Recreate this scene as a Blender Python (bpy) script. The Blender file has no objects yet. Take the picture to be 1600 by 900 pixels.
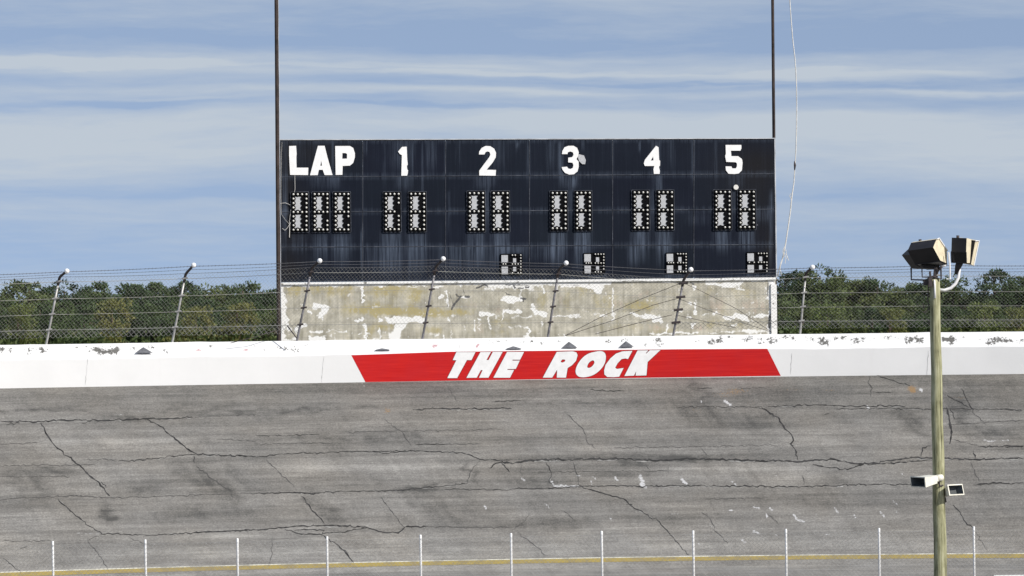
import bpy, bmesh, math, random
import numpy as np
from mathutils import Vector, Matrix
from mathutils.geometry import tessellate_polygon

random.seed(7)
rng = np.random.default_rng(7)
R_ = math.radians
S = bpy.context.scene
COL = S.collection

# ------------------------------------------------------------------ camera, sky, sun, exposure
F = 5040.0                                   # focal length in photo pixels (1600 wide)
CAMZ = 8.62
HORIZON = 468.0                             # photo row of the horizon
PITCH = math.atan((450.0 - HORIZON) / F)
ROLL = R_(0.72)
fw = Vector((0, math.cos(PITCH), -math.sin(PITCH)))
up0 = Vector((0, math.sin(PITCH), math.cos(PITCH)))
X0 = Vector((1, 0, 0))
rt = X0 * math.cos(ROLL) - up0 * math.sin(ROLL)
up = X0 * math.sin(ROLL) + up0 * math.cos(ROLL)
EYE = Vector((0, 0, CAMZ))
cam = bpy.data.cameras.new('camera')
cam.sensor_width = 36
cam.lens = 36 * F / 1600
cam.clip_start = 1
cam.clip_end = 20000
co = bpy.data.objects.new('camera', cam)
COL.objects.link(co)
m3 = Matrix((rt, up, -fw)).transposed()
co.matrix_world = Matrix.Translation(EYE) @ m3.to_4x4()
S.camera = co

SUN_AZ = R_(54)      # to the right of straight-behind-the-camera
SUN_EL = R_(37)
to_sun = Vector((math.sin(SUN_AZ) * math.cos(SUN_EL), -math.cos(SUN_AZ) * math.cos(SUN_EL), math.sin(SUN_EL)))
sl = bpy.data.lights.new('sun', 'SUN')
sl.energy = 4.5
sl.angle = R_(0.5)
sl.color = (1.0, 0.955, 0.88)
so = bpy.data.objects.new('sun', sl)
so.rotation_euler = (-to_sun).to_track_quat('-Z', 'Y').to_euler()
so.location = (60, -40, 60)
COL.objects.link(so)

S.view_settings.view_transform = 'Standard'
S.view_settings.look = 'None'
S.view_settings.gamma = 1
S.view_settings.use_curve_mapping = False
S.view_settings.exposure = 0.06

world = bpy.data.worlds.new('World')
S.world = world
world.use_nodes = True


class NT:
    """small helper for node trees"""
    def __init__(self, tree):
        self.t = tree
        self.t.nodes.clear()

    def n(self, typ, **kw):
        nd = self.t.nodes.new(typ)
        for k, v in kw.items():
            if k.startswith('i_'):
                key = k[2:]
                key = int(key) if key.isdigit() else key.replace('_', ' ')
                nd.inputs[key].default_value = v
            else:
                setattr(nd, k, v)
        return nd

    def l(self, a, b):
        self.t.links.new(a, b)

    def math(self, op, a, b=None, clamp=False):
        nd = self.n('ShaderNodeMath', operation=op, use_clamp=clamp)
        for i, v in enumerate((a, b)):
            if v is None:
                continue
            if isinstance(v, (int, float)):
                nd.inputs[i].default_value = v
            else:
                self.l(v, nd.inputs[i])
        return nd.outputs[0]

    def mix(self, f, a, b, mode='MIX'):
        nd = self.n('ShaderNodeMix', data_type='RGBA', blend_type=mode)
        for i, v in ((0, f), (6, a), (7, b)):
            if isinstance(v, (int, float)):
                nd.inputs[i].default_value = v
            elif isinstance(v, tuple):
                nd.inputs[i].default_value = (*v[:3], 1)
            else:
                self.l(v, nd.inputs[i])
        return nd.outputs[2]

    def noise(self, vec, scale, detail=3, rough=.55, sc=None, loc=None):
        if sc is not None or loc is not None:
            mp = self.n('ShaderNodeMapping')
            self.l(vec, mp.inputs[0])
            if sc is not None:
                mp.inputs['Scale'].default_value = sc
            if loc is not None:
                mp.inputs['Location'].default_value = loc
            vec = mp.outputs[0]
        nd = self.n('ShaderNodeTexNoise')
        nd.inputs['Scale'].default_value = scale
        nd.inputs['Detail'].default_value = detail
        nd.inputs['Roughness'].default_value = rough
        if vec is not None:
            self.l(vec, nd.inputs['Vector'])
        return nd.outputs['Fac']

    def ramp(self, fac, stops, interp='LINEAR'):
        nd = self.n('ShaderNodeValToRGB')
        cr = nd.color_ramp
        cr.interpolation = interp
        while len(cr.elements) < len(stops):
            cr.elements.new(0.5)
        for e, (p, c) in zip(cr.elements, stops):
            e.position = p
            e.color = (c, c, c, 1) if isinstance(c, (int, float)) else (*c, 1)
        self.l(fac, nd.inputs[0])
        return nd.outputs[0]

    def attr(self, name):
        return self.n('ShaderNodeAttribute', attribute_name=name).outputs['Fac']


# sky: Nishita, with thin streaks of high cloud laid out by azimuth and elevation
w = NT(world.node_tree)
tc = w.n('ShaderNodeTexCoord').outputs['Generated']
sky = w.n('ShaderNodeTexSky', sky_type='NISHITA', sun_disc=False)
sky.sun_elevation = SUN_EL
sky.sun_rotation = math.pi - SUN_AZ          # clockwise from +Y seen from above
sky.altitude = 100
sky.air_density = 1.0
sky.dust_density = 0.6
sky.ozone_density = 1.2
lift = w.n('ShaderNodeVectorMath', operation='ADD')
w.l(tc, lift.inputs[0])
lift.inputs[1].default_value = (0, 0, 0.34)
nrm = w.n('ShaderNodeVectorMath', operation='NORMALIZE')
w.l(lift.outputs[0], nrm.inputs[0])
w.l(nrm.outputs[0], sky.inputs[0])
sep = w.n('ShaderNodeSeparateXYZ')
w.l(tc, sep.inputs[0])
az = w.math('ARCTAN2', sep.outputs[0], sep.outputs[1])
el0 = w.math('ARCSINE', sep.outputs[2])
el = w.math('ADD', el0, w.math('MULTIPLY', az, 0.0126))
cmb = w.n('ShaderNodeCombineXYZ')
w.l(az, cmb.inputs[0])
w.l(el, cmb.inputs[1])
sv = cmb.outputs[0]
wob = w.noise(sv, 1.0, 3, .5, sc=(11, 60, 1), loc=(3.1, 0, 0))
wob2 = w.noise(sv, 1.0, 2, .5, sc=(3.3, 4, 1), loc=(1.7, 5, 0))
eld = w.math('ADD', el, w.math('MULTIPLY', w.math('SUBTRACT', wob, 0.5), 0.008))
eld = w.math('ADD', eld, w.math('MULTIPLY', w.math('SUBTRACT', wob2, 0.5), 0.006))
# elevation bands, 0 .. 0.1 rad
BANDS = [(452, .30), (420, .10), (385, .08), (352, .16), (340, .42), (322, .40), (306, .16), (290, .30), (275, .66), (240, .82), (200, .82), (180, .72),
         (168, .34), (157, .30), (150, .50), (142, .62), (133, .26), (122, .24), (113, .60), (106, .66), (98, .56), (90, .52), (80, .20), (62, .06), (40, .10), (15, .26), (-20, .34), (-60, .2)]
stops = [((HORIZON - y) / F * 10 + 0.05, v) for y, v in BANDS]
fac_el = w.math('ADD', w.math('MULTIPLY', eld, 10.0), 0.05)
band = w.ramp(fac_el, stops)
def slanted(k):
    c = w.n('ShaderNodeCombineXYZ')
    w.l(az, c.inputs[0])
    w.l(w.math('SUBTRACT', eld, w.math('MULTIPLY', az, k)), c.inputs[1])
    return c.outputs[0]


st1 = w.noise(slanted(.035), 1.0, 5, .62, sc=(16, 170, 1))
st2 = w.noise(slanted(-.05), 1.0, 4, .6, sc=(60, 420, 1), loc=(9, 2, 0))
patch = w.noise(sv, 1.0, 3, .5, sc=(7, 26, 1), loc=(4.4, 1.3, 0))
streak = w.math('MULTIPLY', w.math('SUBTRACT', st1, 0.49), 1.0)
streak2 = w.math('MULTIPLY', w.math('SUBTRACT', st2, 0.5), 0.40)
pt = w.math('MULTIPLY', w.math('SUBTRACT', patch, 0.5), .9)
cl = w.math('ADD', w.math('ADD', band, streak), w.math('ADD', streak2, pt))
# a few larger wisps and clear gaps: (centre x, y, half length, half depth, amount), as seen across this part of the sky
wis = None
weld = w.math('ADD', eld, w.math('MULTIPLY', w.math('SUBTRACT', w.noise(sv, 1.0, 4, .6, sc=(40, 260, 1), loc=(2, 8, 0)), 0.5), 0.0045))
waz = w.math('ADD', az, w.math('MULTIPLY', w.math('SUBTRACT', w.noise(sv, 1.0, 3, .6, sc=(12, 200, 1), loc=(7, 1, 0)), 0.5), 0.05))
for cx_, cy_, hw_, ht_, am_ in [(90, 98, 360, 12, .62), (560, 101, 260, 6, .30), (800, 112, 330, 7, .42), (680, 143, 340, 9, .36), (1300, 118, 300, 13, .60), (1500, 145, 190, 7, .38), (300, 156, 170, 5, .25), (180, 225, 420, 55, .26), (1000, 190, 480, 24, .24), (1420, 205, 360, 45, .22),
                                (700, 168, 320, 6, -.30), (150, 164, 270, 8, -.34), (1330, 139, 380, 6, -.30), (480, 66, 640, 20, -.22), (200, 300, 320, 14, -.22), (1250, 70, 500, 24, -.16), (1050, 128, 260, 4, -.25)]:
    da = w.math('DIVIDE', w.math('SUBTRACT', waz, (cx_ - 800) / F), hw_ / F)
    de = w.math('DIVIDE', w.math('SUBTRACT', weld, (HORIZON - cy_) / F), ht_ / F)
    g_ = w.math('SUBTRACT', 1.0, w.math('ADD', w.math('MULTIPLY', da, da), w.math('MULTIPLY', de, de)))
    g_ = w.math('MULTIPLY', w.math('MAXIMUM', g_, 0.0), am_)
    wis = g_ if wis is None else w.math('ADD', wis, g_)
cl = w.math('ADD', cl, wis)
cl = w.math('ADD', w.math('MULTIPLY', w.math('MINIMUM', w.math('MAXIMUM', cl, 0.0), 1.0), 0.76), 0.09, clamp=True)
# warm side of the haze and the cloud veil
cloudcol = (4.45, 4.9, 5.35)
tint = w.mix(1.0, sky.outputs[0], (1.62, 1.42, 1.30), 'MULTIPLY')
skyc = w.mix(cl, tint, cloudcol)
bg = w.n('ShaderNodeBackground')
bg.inputs['Strength'].default_value = 0.12
w.l(skyc, bg.inputs[0])
out = w.n('ShaderNodeOutputWorld')
w.l(bg.outputs[0], out.inputs[0])

# ------------------------------------------------------------------ geometry of the place
CX, CY = 7.0, 10.22          # centre of the turn
RW = 110.0                   # wall front radius
RB = 95.7                   # foot of the banking
RL = 96.25                  # painted line
SLOPE = 0.409
ZB0 = (RB - RL) * SLOPE


def bank_z(r):
    return np.where(r > RB, (r - RL) * SLOPE, ZB0)


def ray(px, py):
    return fw + rt * ((px - 800) / F) + up * ((450 - py) / F)


def at(px, py, Y):
    d = ray(px, py)
    return EYE + d * (Y / d.y)


def hit_cyl(px, py, rad):
    d = ray(px, py)
    ox, oy = EYE.x - CX, EYE.y - CY
    a = d.x ** 2 + d.y ** 2
    b = 2 * (ox * d.x + oy * d.y)
    c = ox * ox + oy * oy - rad * rad
    t = (-b + math.sqrt(b * b - 4 * a * c)) / (2 * a)
    return EYE + d * t


def hit_bank(px, py):
    d = ray(px, py)
    lo, hi = 85.0, 135.0
    for _ in range(40):
        mid = (lo + hi) / 2
        p = EYE + d * (mid / d.y)
        r = math.hypot(p.x - CX, p.y - CY)
        z = (r - RL) * SLOPE if r > RB else ZB0
        if p.z > z:
            lo = mid
        else:
            hi = mid
    return p


def project(P):
    """world points (N,3) -> photo pixels"""
    q = np.asarray(P) - np.array(EYE)
    dz = q @ np.array(fw)
    return 800 + F * (q @ np.array(rt)) / dz, 450 - F * (q @ np.array(up)) / dz


def pol(theta, r, z):
    """theta from +Y, clockwise"""
    return (CX + r * math.sin(theta), CY + r * math.cos(theta), z)


# ------------------------------------------------------------------ object helpers
def tag(o, label=None, cat=None, group=None, kind=None):
    if label: o['label'] = label
    if cat: o['category'] = cat
    if group: o['group'] = group
    if kind: o['kind'] = kind
    return o


def empty(name, loc=(0, 0, 0), rz=0.0):
    o = bpy.data.objects.new(name, None)
    o.location = loc
    o.rotation_euler = (0, 0, rz)
    o.empty_display_size = .3
    COL.objects.link(o)
    return o


def link(name, me, mat=None, parent=None, smooth=False):
    o = bpy.data.objects.new(name, me)
    if mat is not None:
        for mm in (mat if isinstance(mat, (list, tuple)) else [mat]):
            me.materials.append(mm)
    if smooth:
        me.polygons.foreach_set('use_smooth', [True] * len(me.polygons))
    if parent is not None:
        o.parent = parent
    COL.objects.link(o)
    return o


class MB:
    def __init__(self):
        self.v, self.f, self.m = [], [], []

    def poly(self, pts, mi=0):
        b = len(self.v)
        self.v += [tuple(p) for p in pts]
        self.f.append(tuple(range(b, b + len(pts))))
        self.m.append(mi)

    def face(self, vs, idx, mi=0):
        b = len(self.v)
        self.v += [tuple(p) for p in vs]
        for t in idx:
            self.f.append(tuple(b + i for i in t))
            self.m.append(mi)

    def box(self, x0, x1, y0, y1, z0, z1, mi=0):
        v = [(x, y, z) for z in (z0, z1) for y in (y0, y1) for x in (x0, x1)]
        self.face(v, [(0, 2, 3, 1), (4, 5, 7, 6), (0, 1, 5, 4), (2, 6, 7, 3), (0, 4, 6, 2), (1, 3, 7, 5)], mi)

    def tube(self, pts, rad, n=6, mi=0, cap=True):
        pts = [Vector(p) for p in pts]
        k = len(pts)
        rads = rad if isinstance(rad, (list, tuple)) else [rad] * k
        b = len(self.v)
        prev = None
        for i, p in enumerate(pts):
            t = (pts[min(i + 1, k - 1)] - pts[max(i - 1, 0)])
            if t.length < 1e-9: t = Vector((0, 0, 1))
            t.normalize()
            if prev is None:
                a = t.orthogonal().normalized()
            else:
                a = (prev - t * prev.dot(t))
                a = a.normalized() if a.length > 1e-6 else t.orthogonal().normalized()
            prev = a
            c = t.cross(a)
            for j in range(n):
                an = 2 * math.pi * j / n
                self.v.append(tuple(p + (a * math.cos(an) + c * math.sin(an)) * rads[i]))
        for i in range(k - 1):
            for j in range(n):
                j2 = (j + 1) % n
                self.f.append((b + i * n + j, b + i * n + j2, b + (i + 1) * n + j2, b + (i + 1) * n + j))
                self.m.append(mi)
        if cap:
            self.f.append(tuple(b + j for j in reversed(range(n)))); self.m.append(mi)
            self.f.append(tuple(b + (k - 1) * n + j for j in range(n))); self.m.append(mi)

    def ball(self, c, r, nu=8, nv=5, mi=0):
        c = Vector(c)
        b = len(self.v)
        self.v.append(tuple(c + Vector((0, 0, r))))
        for i in range(1, nv):
            ph = math.pi * i / nv
            for j in range(nu):
                th = 2 * math.pi * j / nu
                self.v.append(tuple(c + Vector((math.sin(ph) * math.cos(th), math.sin(ph) * math.sin(th), math.cos(ph))) * r))
        self.v.append(tuple(c - Vector((0, 0, r))))
        last = len(self.v) - 1
        for j in range(nu):
            j2 = (j + 1) % nu
            self.f.append((b, b + 1 + j, b + 1 + j2)); self.m.append(mi)
            for i in range(nv - 2):
                self.f.append((b + 1 + i * nu + j, b + 1 + (i + 1) * nu + j, b + 1 + (i + 1) * nu + j2, b + 1 + i * nu + j2)); self.m.append(mi)
            self.f.append((last, b + 1 + (nv - 2) * nu + j2, b + 1 + (nv - 2) * nu + j)); self.m.append(mi)

    def mesh(self, name):
        me = bpy.data.meshes.new(name)
        me.from_pydata(self.v, [], self.f)
        if any(self.m):
            me.polygons.foreach_set('material_index', self.m)
        me.update()
        return me

    def build(self, name, mat=None, parent=None, smooth=False):
        return link(name, self.mesh(name), mat, parent, smooth)


def grid_mesh(name, P, attrs=None, uv=None):
    """P: (rows, cols, 3) array -> quad mesh with point attributes"""
    nr, nc = P.shape[:2]
    me = bpy.data.meshes.new(name)
    n = nr * nc
    me.vertices.add(n)
    me.vertices.foreach_set('co', P.reshape(-1).astype(np.float32))
    i = np.arange(nr - 1)[:, None] * nc + np.arange(nc - 1)[None, :]
    q = np.stack([i, i + 1, i + nc + 1, i + nc], -1).reshape(-1, 4)
    nf = len(q)
    me.loops.add(nf * 4)
    me.loops.foreach_set('vertex_index', q.reshape(-1).astype(np.int32))
    me.polygons.add(nf)
    me.polygons.foreach_set('loop_start', np.arange(0, nf * 4, 4, dtype=np.int32))
    me.update(calc_edges=True)
    me.validate()
    me.polygons.foreach_set('use_smooth', [False] * nf)
    for k, a in (attrs or {}).items():
        at_ = me.attributes.new(k, 'FLOAT', 'POINT')
        at_.data.foreach_set('value', a.reshape(-1).astype(np.float32))
    if uv is not None:
        ul = me.uv_layers.new(name='UVMap')
        ul.data.foreach_set('uv', uv.reshape(-1, 2)[q.reshape(-1)].reshape(-1).astype(np.float32))
    return me


def blobs(px, py, lst):
    """sum of soft slanted ellipses: (cx, cy, rx, ry, slant, amount) in photo pixels"""
    o = np.zeros_like(px)
    for cx, cy, rx, ry, s, a in lst:
        dy = (py - cy)
        dx = (px - cx) - s * dy
        d = (dx / rx) ** 2 + (dy / ry) ** 2
        o += a * np.exp(-d * 1.1)
    return o


def vnoise(x, y, seed=0, octaves=3):
    """smooth value noise, about -1 .. 1"""
    out, amp, tot = np.zeros_like(x), 1.0, 0.0
    for o in range(octaves):
        tab = np.random.default_rng(seed * 31 + o).uniform(-1, 1, (257, 257))
        fx, fy = x * 2 ** o, y * 2 ** o
        ix, iy = np.floor(fx).astype(int), np.floor(fy).astype(int)
        tx, ty = fx - ix, fy - iy
        tx, ty = tx * tx * (3 - 2 * tx), ty * ty * (3 - 2 * ty)
        g = lambda a, b: tab[a % 257, b % 257]
        out += amp * ((g(ix, iy) * (1 - tx) + g(ix + 1, iy) * tx) * (1 - ty) + (g(ix, iy + 1) * (1 - tx) + g(ix + 1, iy + 1) * tx) * ty)
        tot += amp
        amp *= .55
    return out / tot


def seg_field(px, py, polys):
    """soft distance-based field of thick polylines: ([(x,y)..], half width, amount)"""
    o = np.zeros_like(px)
    for pts, hw, a in polys:
        d = np.full_like(px, 1e9)
        for (x0, y0), (x1, y1) in zip(pts[:-1], pts[1:]):
            vx, vy = x1 - x0, y1 - y0
            L = vx * vx + vy * vy + 1e-9
            t = np.clip(((px - x0) * vx + (py - y0) * vy) / L, 0, 1)
            d = np.minimum(d, np.hypot(px - x0 - t * vx, py - y0 - t * vy))
        o = np.maximum(o, a * np.clip(1.5 - d / hw, 0, 1))
    return o


# ------------------------------------------------------------------ materials
def new_mat(name):
    m = bpy.data.materials.new(name)
    m.use_nodes = True
    t = NT(m.node_tree)
    o = t.n('ShaderNodeOutputMaterial')
    b = t.n('ShaderNodeBsdfPrincipled')
    t.l(b.outputs[0], o.inputs[0])
    return m, t, b


def setc(t, b, c):
    if isinstance(c, tuple):
        b.inputs['Base Color'].default_value = (*c[:3], 1)
    else:
        t.l(c, b.inputs['Base Color'])


def bump(t, b, h, strength=.3, dist=.01):
    nd = t.n('ShaderNodeBump')
    nd.inputs['Strength'].default_value = strength
    nd.inputs['Distance'].default_value = dist
    t.l(h, nd.inputs['Height'])
    t.l(nd.outputs[0], b.inputs['Normal'])


def simple(name, c, rough=.6, metal=0.0, var=.25, scale=6.0, spec=.4):
    m, t, b = new_mat(name)
    o = t.n('ShaderNodeTexCoord').outputs['Object']
    n = t.noise(o, scale, 4)
    f = t.math('MULTIPLY', n, 1.0)
    dark = tuple(x * (1 - var) for x in c)
    light = tuple(min(1, x * (1 + var)) for x in c)
    setc(t, b, t.mix(t.ramp(f, [(.3, 0.0), (.7, 1.0)]), dark, light))
    b.inputs['Roughness'].default_value = rough
    b.inputs['Metallic'].default_value = metal
    b.inputs['Specular IOR Level'].default_value = spec
    return m


def asphalt():
    m, t, b = new_mat('old_asphalt')
    uv = t.n('ShaderNodeUVMap', uv_map='UVMap').outputs[0]
    stain, scuff, leaf = t.attr('stain'), t.attr('scuff'), t.attr('leaf')
    grain = t.noise(uv, 14, 4, .75)
    grain2 = t.noise(uv, 5, 5, .7)
    mid = t.noise(uv, .55, 5, .6)
    lane = t.noise(uv, 1, 4, .6, sc=(.10, 2.3, 1))
    lane2 = t.noise(uv, 1, 3, .6, sc=(.35, 9, 1), loc=(3, 7, 0))
    # sweeps that climb the banking at a slant
    rot = t.n('ShaderNodeMapping')
    rot.inputs['Rotation'].default_value = (0, 0, R_(-62))
    rot.inputs['Scale'].default_value = (.12, .9, 1)
    t.l(uv, rot.inputs[0])
    sweep = t.noise(rot.outputs[0], 1, 3, .55)
    v = t.math('MULTIPLY', t.math('SUBTRACT', grain, .5), 1.35)
    v = t.math('ADD', v, t.math('MULTIPLY', t.math('SUBTRACT', grain2, .5), .60))
    v = t.math('ADD', v, t.math('MULTIPLY', t.math('SUBTRACT', mid, .5), .55))
    v = t.math('ADD', v, t.math('MULTIPLY', t.math('SUBTRACT', lane, .5), .75))
    v = t.math('ADD', v, t.math('MULTIPLY', t.math('SUBTRACT', lane2, .5), .34))
    v = t.math('ADD', v, t.math('MULTIPLY', t.math('SUBTRACT', sweep, .5), .55))
    sn = t.noise(uv, 2.2, 5, .65, sc=(.5, 2.2, 1))
    v = t.math('SUBTRACT', v, t.math('MULTIPLY', stain, t.math('ADD', t.math('MULTIPLY', sn, 1.3), .25)))
    v = t.math('ADD', v, .5)
    base = t.ramp(v, [(0.0, (.078, .0765, .072)), (.38, (.152, .146, .135)), (.6, (.204, .196, .181)), (1.0, (.335, .325, .30))])
    warm = t.noise(uv, .3, 3, .5, loc=(20, 3, 0))
    base = t.mix(t.ramp(warm, [(.4, 0.0), (.65, .5)]), base, t.mix(1.0, base, (1.05, 1.0, .93), 'MULTIPLY'))
    sc_n = t.noise(uv, 9, 4, .6, sc=(1, 1.5, 1))
    sf = t.ramp(t.math('ADD', scuff, t.math('MULTIPLY', t.math('SUBTRACT', sc_n, .5), 1.3)), [(.55, 0.0), (.75, .8)])
    base = t.mix(sf, base, (.58, .58, .58))
    lf_n = t.noise(uv, 16, 2, .5)
    lf = t.ramp(t.math('ADD', leaf, t.math('MULTIPLY', t.math('SUBTRACT', lf_n, .5), 1.6)), [(.52, 0.0), (.66, .8)])
    base = t.mix(lf, base, (.26, .16, .07))
    setc(t, b, base)
    b.inputs['Roughness'].default_value = .92
    b.inputs['Specular IOR Level'].default_value = .2
    bump(t, b, grain, .5, .01)
    return m


M = {}
M['asphalt'] = asphalt()
M['crack'] = simple('crack_filler', (.046, .045, .044), .9, var=.5, scale=3, spec=.1)
M['crack_lip'] = simple('ravelled_crack_edge', (.25, .245, .23), .95, var=.3, scale=6, spec=.1)
M['crack_soft'] = simple('worn_crack', (.085, .082, .079), .95, var=.35, scale=4, spec=.1)


def road_paint(name, c, worn):
    m, t, b = new_mat(name)
    o = t.n('ShaderNodeTexCoord').outputs['Object']
    n = t.noise(o, 2.5, 6, .7)
    n2 = t.noise(o, .35, 3, .5)
    f = t.ramp(t.math('ADD', n, t.math('MULTIPLY', t.math('SUBTRACT', n2, .5), .5)), [(.40, 1.0), (.58, 0.0)])
    setc(t, b, t.mix(t.math('MULTIPLY', f, .75), c, worn))
    b.inputs['Roughness'].default_value = .8
    return m


M['yellow'] = road_paint('yellow_road_paint', (.33, .25, .065), (.22, .18, .10))
M['linewhite'] = road_paint('white_road_paint', (.62, .60, .50), (.25, .24, .2))


def wall_white():
    m, t, b = new_mat('white_wall_paint')
    o = t.n('ShaderNodeTexCoord').outputs['Object']
    fl, pk = t.attr('flake'), t.attr('pink')
    n = t.noise(o, 10, 6, .75)
    n2 = t.noise(o, .6, 4, .55)
    n3 = t.noise(o, 1, 4, .6, sc=(2.2, 2.2, .25))
    base = t.mix(t.ramp(n2, [(.3, 0.0), (.7, 1.0)]), (.715, .715, .705), (.765, .765, .755))
    base = t.mix(t.ramp(n3, [(.62, 0.0), (.85, .18)]), base, (.55, .53, .5))
    f = t.ramp(t.math('ADD', fl, t.math('MULTIPLY', t.math('SUBTRACT', n, .5), 3.6)), [(.40, 0.0), (.56, 1.0)])
    f = t.math('MULTIPLY', f, t.ramp(fl, [(.06, 0.0), (.2, 1.0)]))
    gcol = t.mix(t.noise(o, 14, 3), (.03, .03, .028), (.20, .195, .18))
    base = t.mix(f, base, gcol)
    p = t.ramp(t.math('ADD', pk, t.math('MULTIPLY', t.math('SUBTRACT', n, .5), 1.5)), [(.50, 0.0), (.62, .8)])
    base = t.mix(p, base, (.42, .20, .22))
    setc(t, b, base)
    b.inputs['Roughness'].default_value = .75
    bump(t, b, n, .25, .012)
    return m


M['wall'] = wall_white()


def red_paint():
    m, t, b = new_mat('red_banner_paint')
    o = t.n('ShaderNodeTexCoord').outputs['Object']
    n = t.noise(o, 1, 4, .6, sc=(.7, .7, 26))
    n2 = t.noise(o, 1.4, 4, .6)
    c = t.mix(t.ramp(n, [(.3, 0.0), (.72, 1.0)]), (.46, .009, .010), (.60, .022, .018))
    c = t.mix(t.ramp(n2, [(.35, 0.0), (.7, .35)]), c, (.42, .02, .03))
    setc(t, b, c)
    b.inputs['Roughness'].default_value = .7
    b.inputs['Specular IOR Level'].default_value = .12
    return m


M['red'] = red_paint()
M['maroon'] = simple('dark_red_edge_paint', (.16, .02, .025), .7, var=.2)
M['letter'] = simple('white_letter_paint', (.80, .80, .79), .65, var=.06, scale=5)


def panel_mat():
    m, t, b = new_mat('navy_board_panel')
    o = t.n('ShaderNodeTexCoord').outputs['Object']
    dirt, drab = t.attr('dirt'), t.attr('drab')
    rnd = t.n('ShaderNodeObjectInfo').outputs['Random']
    big = t.noise(o, .55, 4, .6, sc=(1, 1, 1))
    v1 = t.noise(o, 1, 4, .7, sc=(8, 1, .35))
    v2 = t.noise(o, 1, 3, .65, sc=(24, 1, .45), loc=(3, 0, 2))
    fine = t.noise(o, 30, 2, .5)
    base = t.mix(t.ramp(big, [(.3, 0.0), (.7, 1.0)]), (.0044, .0066, .0145), (.0075, .0106, .021))
    base = t.mix(t.math('MULTIPLY', rnd, .5), base, (.007, .011, .017))
    base = t.mix(drab, base, (.011, .0105, .012))
    s = t.math('ADD', t.math('MULTIPLY', t.math('SUBTRACT', v1, .5), 2.0), t.math('MULTIPLY', t.math('SUBTRACT', v2, .5), 2.0))
    k = t.math('ADD', t.math('MULTIPLY', s, t.math('ADD', dirt, .09)), t.math('MULTIPLY', dirt, .46))
    k = t.ramp(k, [(0.0, 0.0), (1.0, 1.0)])
    base = t.mix(k, base, (.085, .108, .15))
    spk = t.ramp(t.noise(o, 5.0, 2, .5), [(.78, 0.0), (.80, .5)])
    base = t.mix(spk, base, (.2, .2, .22))
    setc(t, b, base)
    b.inputs['Roughness'].default_value = .7
    b.inputs['Specular IOR Level'].default_value = .10
    bump(t, b, big, .25, .03)
    return m


M['panel'] = panel_mat()


def base_wall_mat():
    m, t, b = new_mat('weathered_board_base')
    o = t.n('ShaderNodeTexCoord').outputs['Object']
    paint, olive, black, rosy = t.attr('paint'), t.attr('olive'), t.attr('black'), t.attr('rosy')
    n = t.noise(o, 3.6, 7, .74)
    n2 = t.noise(o, 1.1, 4, .6)
    vs = t.noise(o, 1, 4, .65, sc=(7, 1, .45))
    hs = t.noise(o, 1, 4, .6, sc=(.5, 1, 6))
    g = t.math('ADD', t.math('MULTIPLY', n2, .40), t.math('ADD', t.math('MULTIPLY', vs, .40), t.math('MULTIPLY', n, .3)))
    g = t.math('ADD', g, t.math('MULTIPLY', t.attr('tone'), .10))
    base = t.mix(t.ramp(g, [(.42, 0.0), (.68, 1.0)]), (.27, .255, .20), (.585, .555, .465))
    base = t.mix(t.ramp(hs, [(.35, .25), (.5, 0.0)]), base, (.24, .23, .21))
    of = t.ramp(t.math('ADD', olive, t.math('MULTIPLY', t.math('SUBTRACT', t.noise(o, 2.2, 5, .65, sc=(1, 1, .6)), .5), 1.3)), [(.08, 0.0), (.80, .88)])
    base = t.mix(of, base, (.385, .325, .145))
    rf = t.ramp(t.math('ADD', rosy, t.math('MULTIPLY', t.math('SUBTRACT', vs, .5), 1.2)), [(.3, 0.0), (.9, .6)])
    base = t.mix(rf, base, (.50, .39, .31))
    pf = t.ramp(t.math('ADD', paint, t.math('MULTIPLY', t.math('SUBTRACT', n, .5), .55)), [(.44, 0.0), (.66, 1.0)])
    base = t.mix(t.math('MULTIPLY', t.attr('course'), .28), base, (.20, .19, .17))
    base = t.mix(pf, base, (.80, .80, .78))
    # scattered old flecks of paint
    fk = t.ramp(t.noise(o, 7.5, 4, .6, sc=(1, 1, .7), loc=(5, 5, 1)), [(.66, 0.0), (.70, .8)])
    base = t.mix(fk, base, (.70, .69, .66))
    bf = t.ramp(t.math('ADD', black, t.math('MULTIPLY', t.math('SUBTRACT', n, .5), .9)), [(.48, 0.0), (.6, .9)])
    base = t.mix(bf, base, (.05, .05, .055))
    setc(t, b, base)
    b.inputs['Roughness'].default_value = .85
    bump(t, b, n, .3, .015)
    return m


M['basewall'] = base_wall_mat()


def peeled(name):
    m, t, b = new_mat(name)
    o = t.n('ShaderNodeTexCoord').outputs['Object']
    n = t.noise(o, 5, 6, .7)
    f = t.ramp(n, [(.58, 0.0), (.63, 1.0)])
    setc(t, b, t.mix(f, (.80, .80, .78), t.mix(t.noise(o, 9, 3), (.10, .10, .09), (.36, .34, .3))))
    b.inputs['Roughness'].default_value = .8
    return m


M['peeled'] = peeled('peeling_white_timber')
def seam_mat():
    m, t, b = new_mat('grey_seam_edge')
    o = t.n('ShaderNodeTexCoord').outputs['Object']
    n = t.noise(o, 2.2, 5, .7)
    setc(t, b, t.ramp(n, [(.36, (.008, .012, .022)), (.5, (.030, .036, .052)), (.66, (.085, .095, .12))]))
    b.inputs['Roughness'].default_value = .7
    return m


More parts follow.
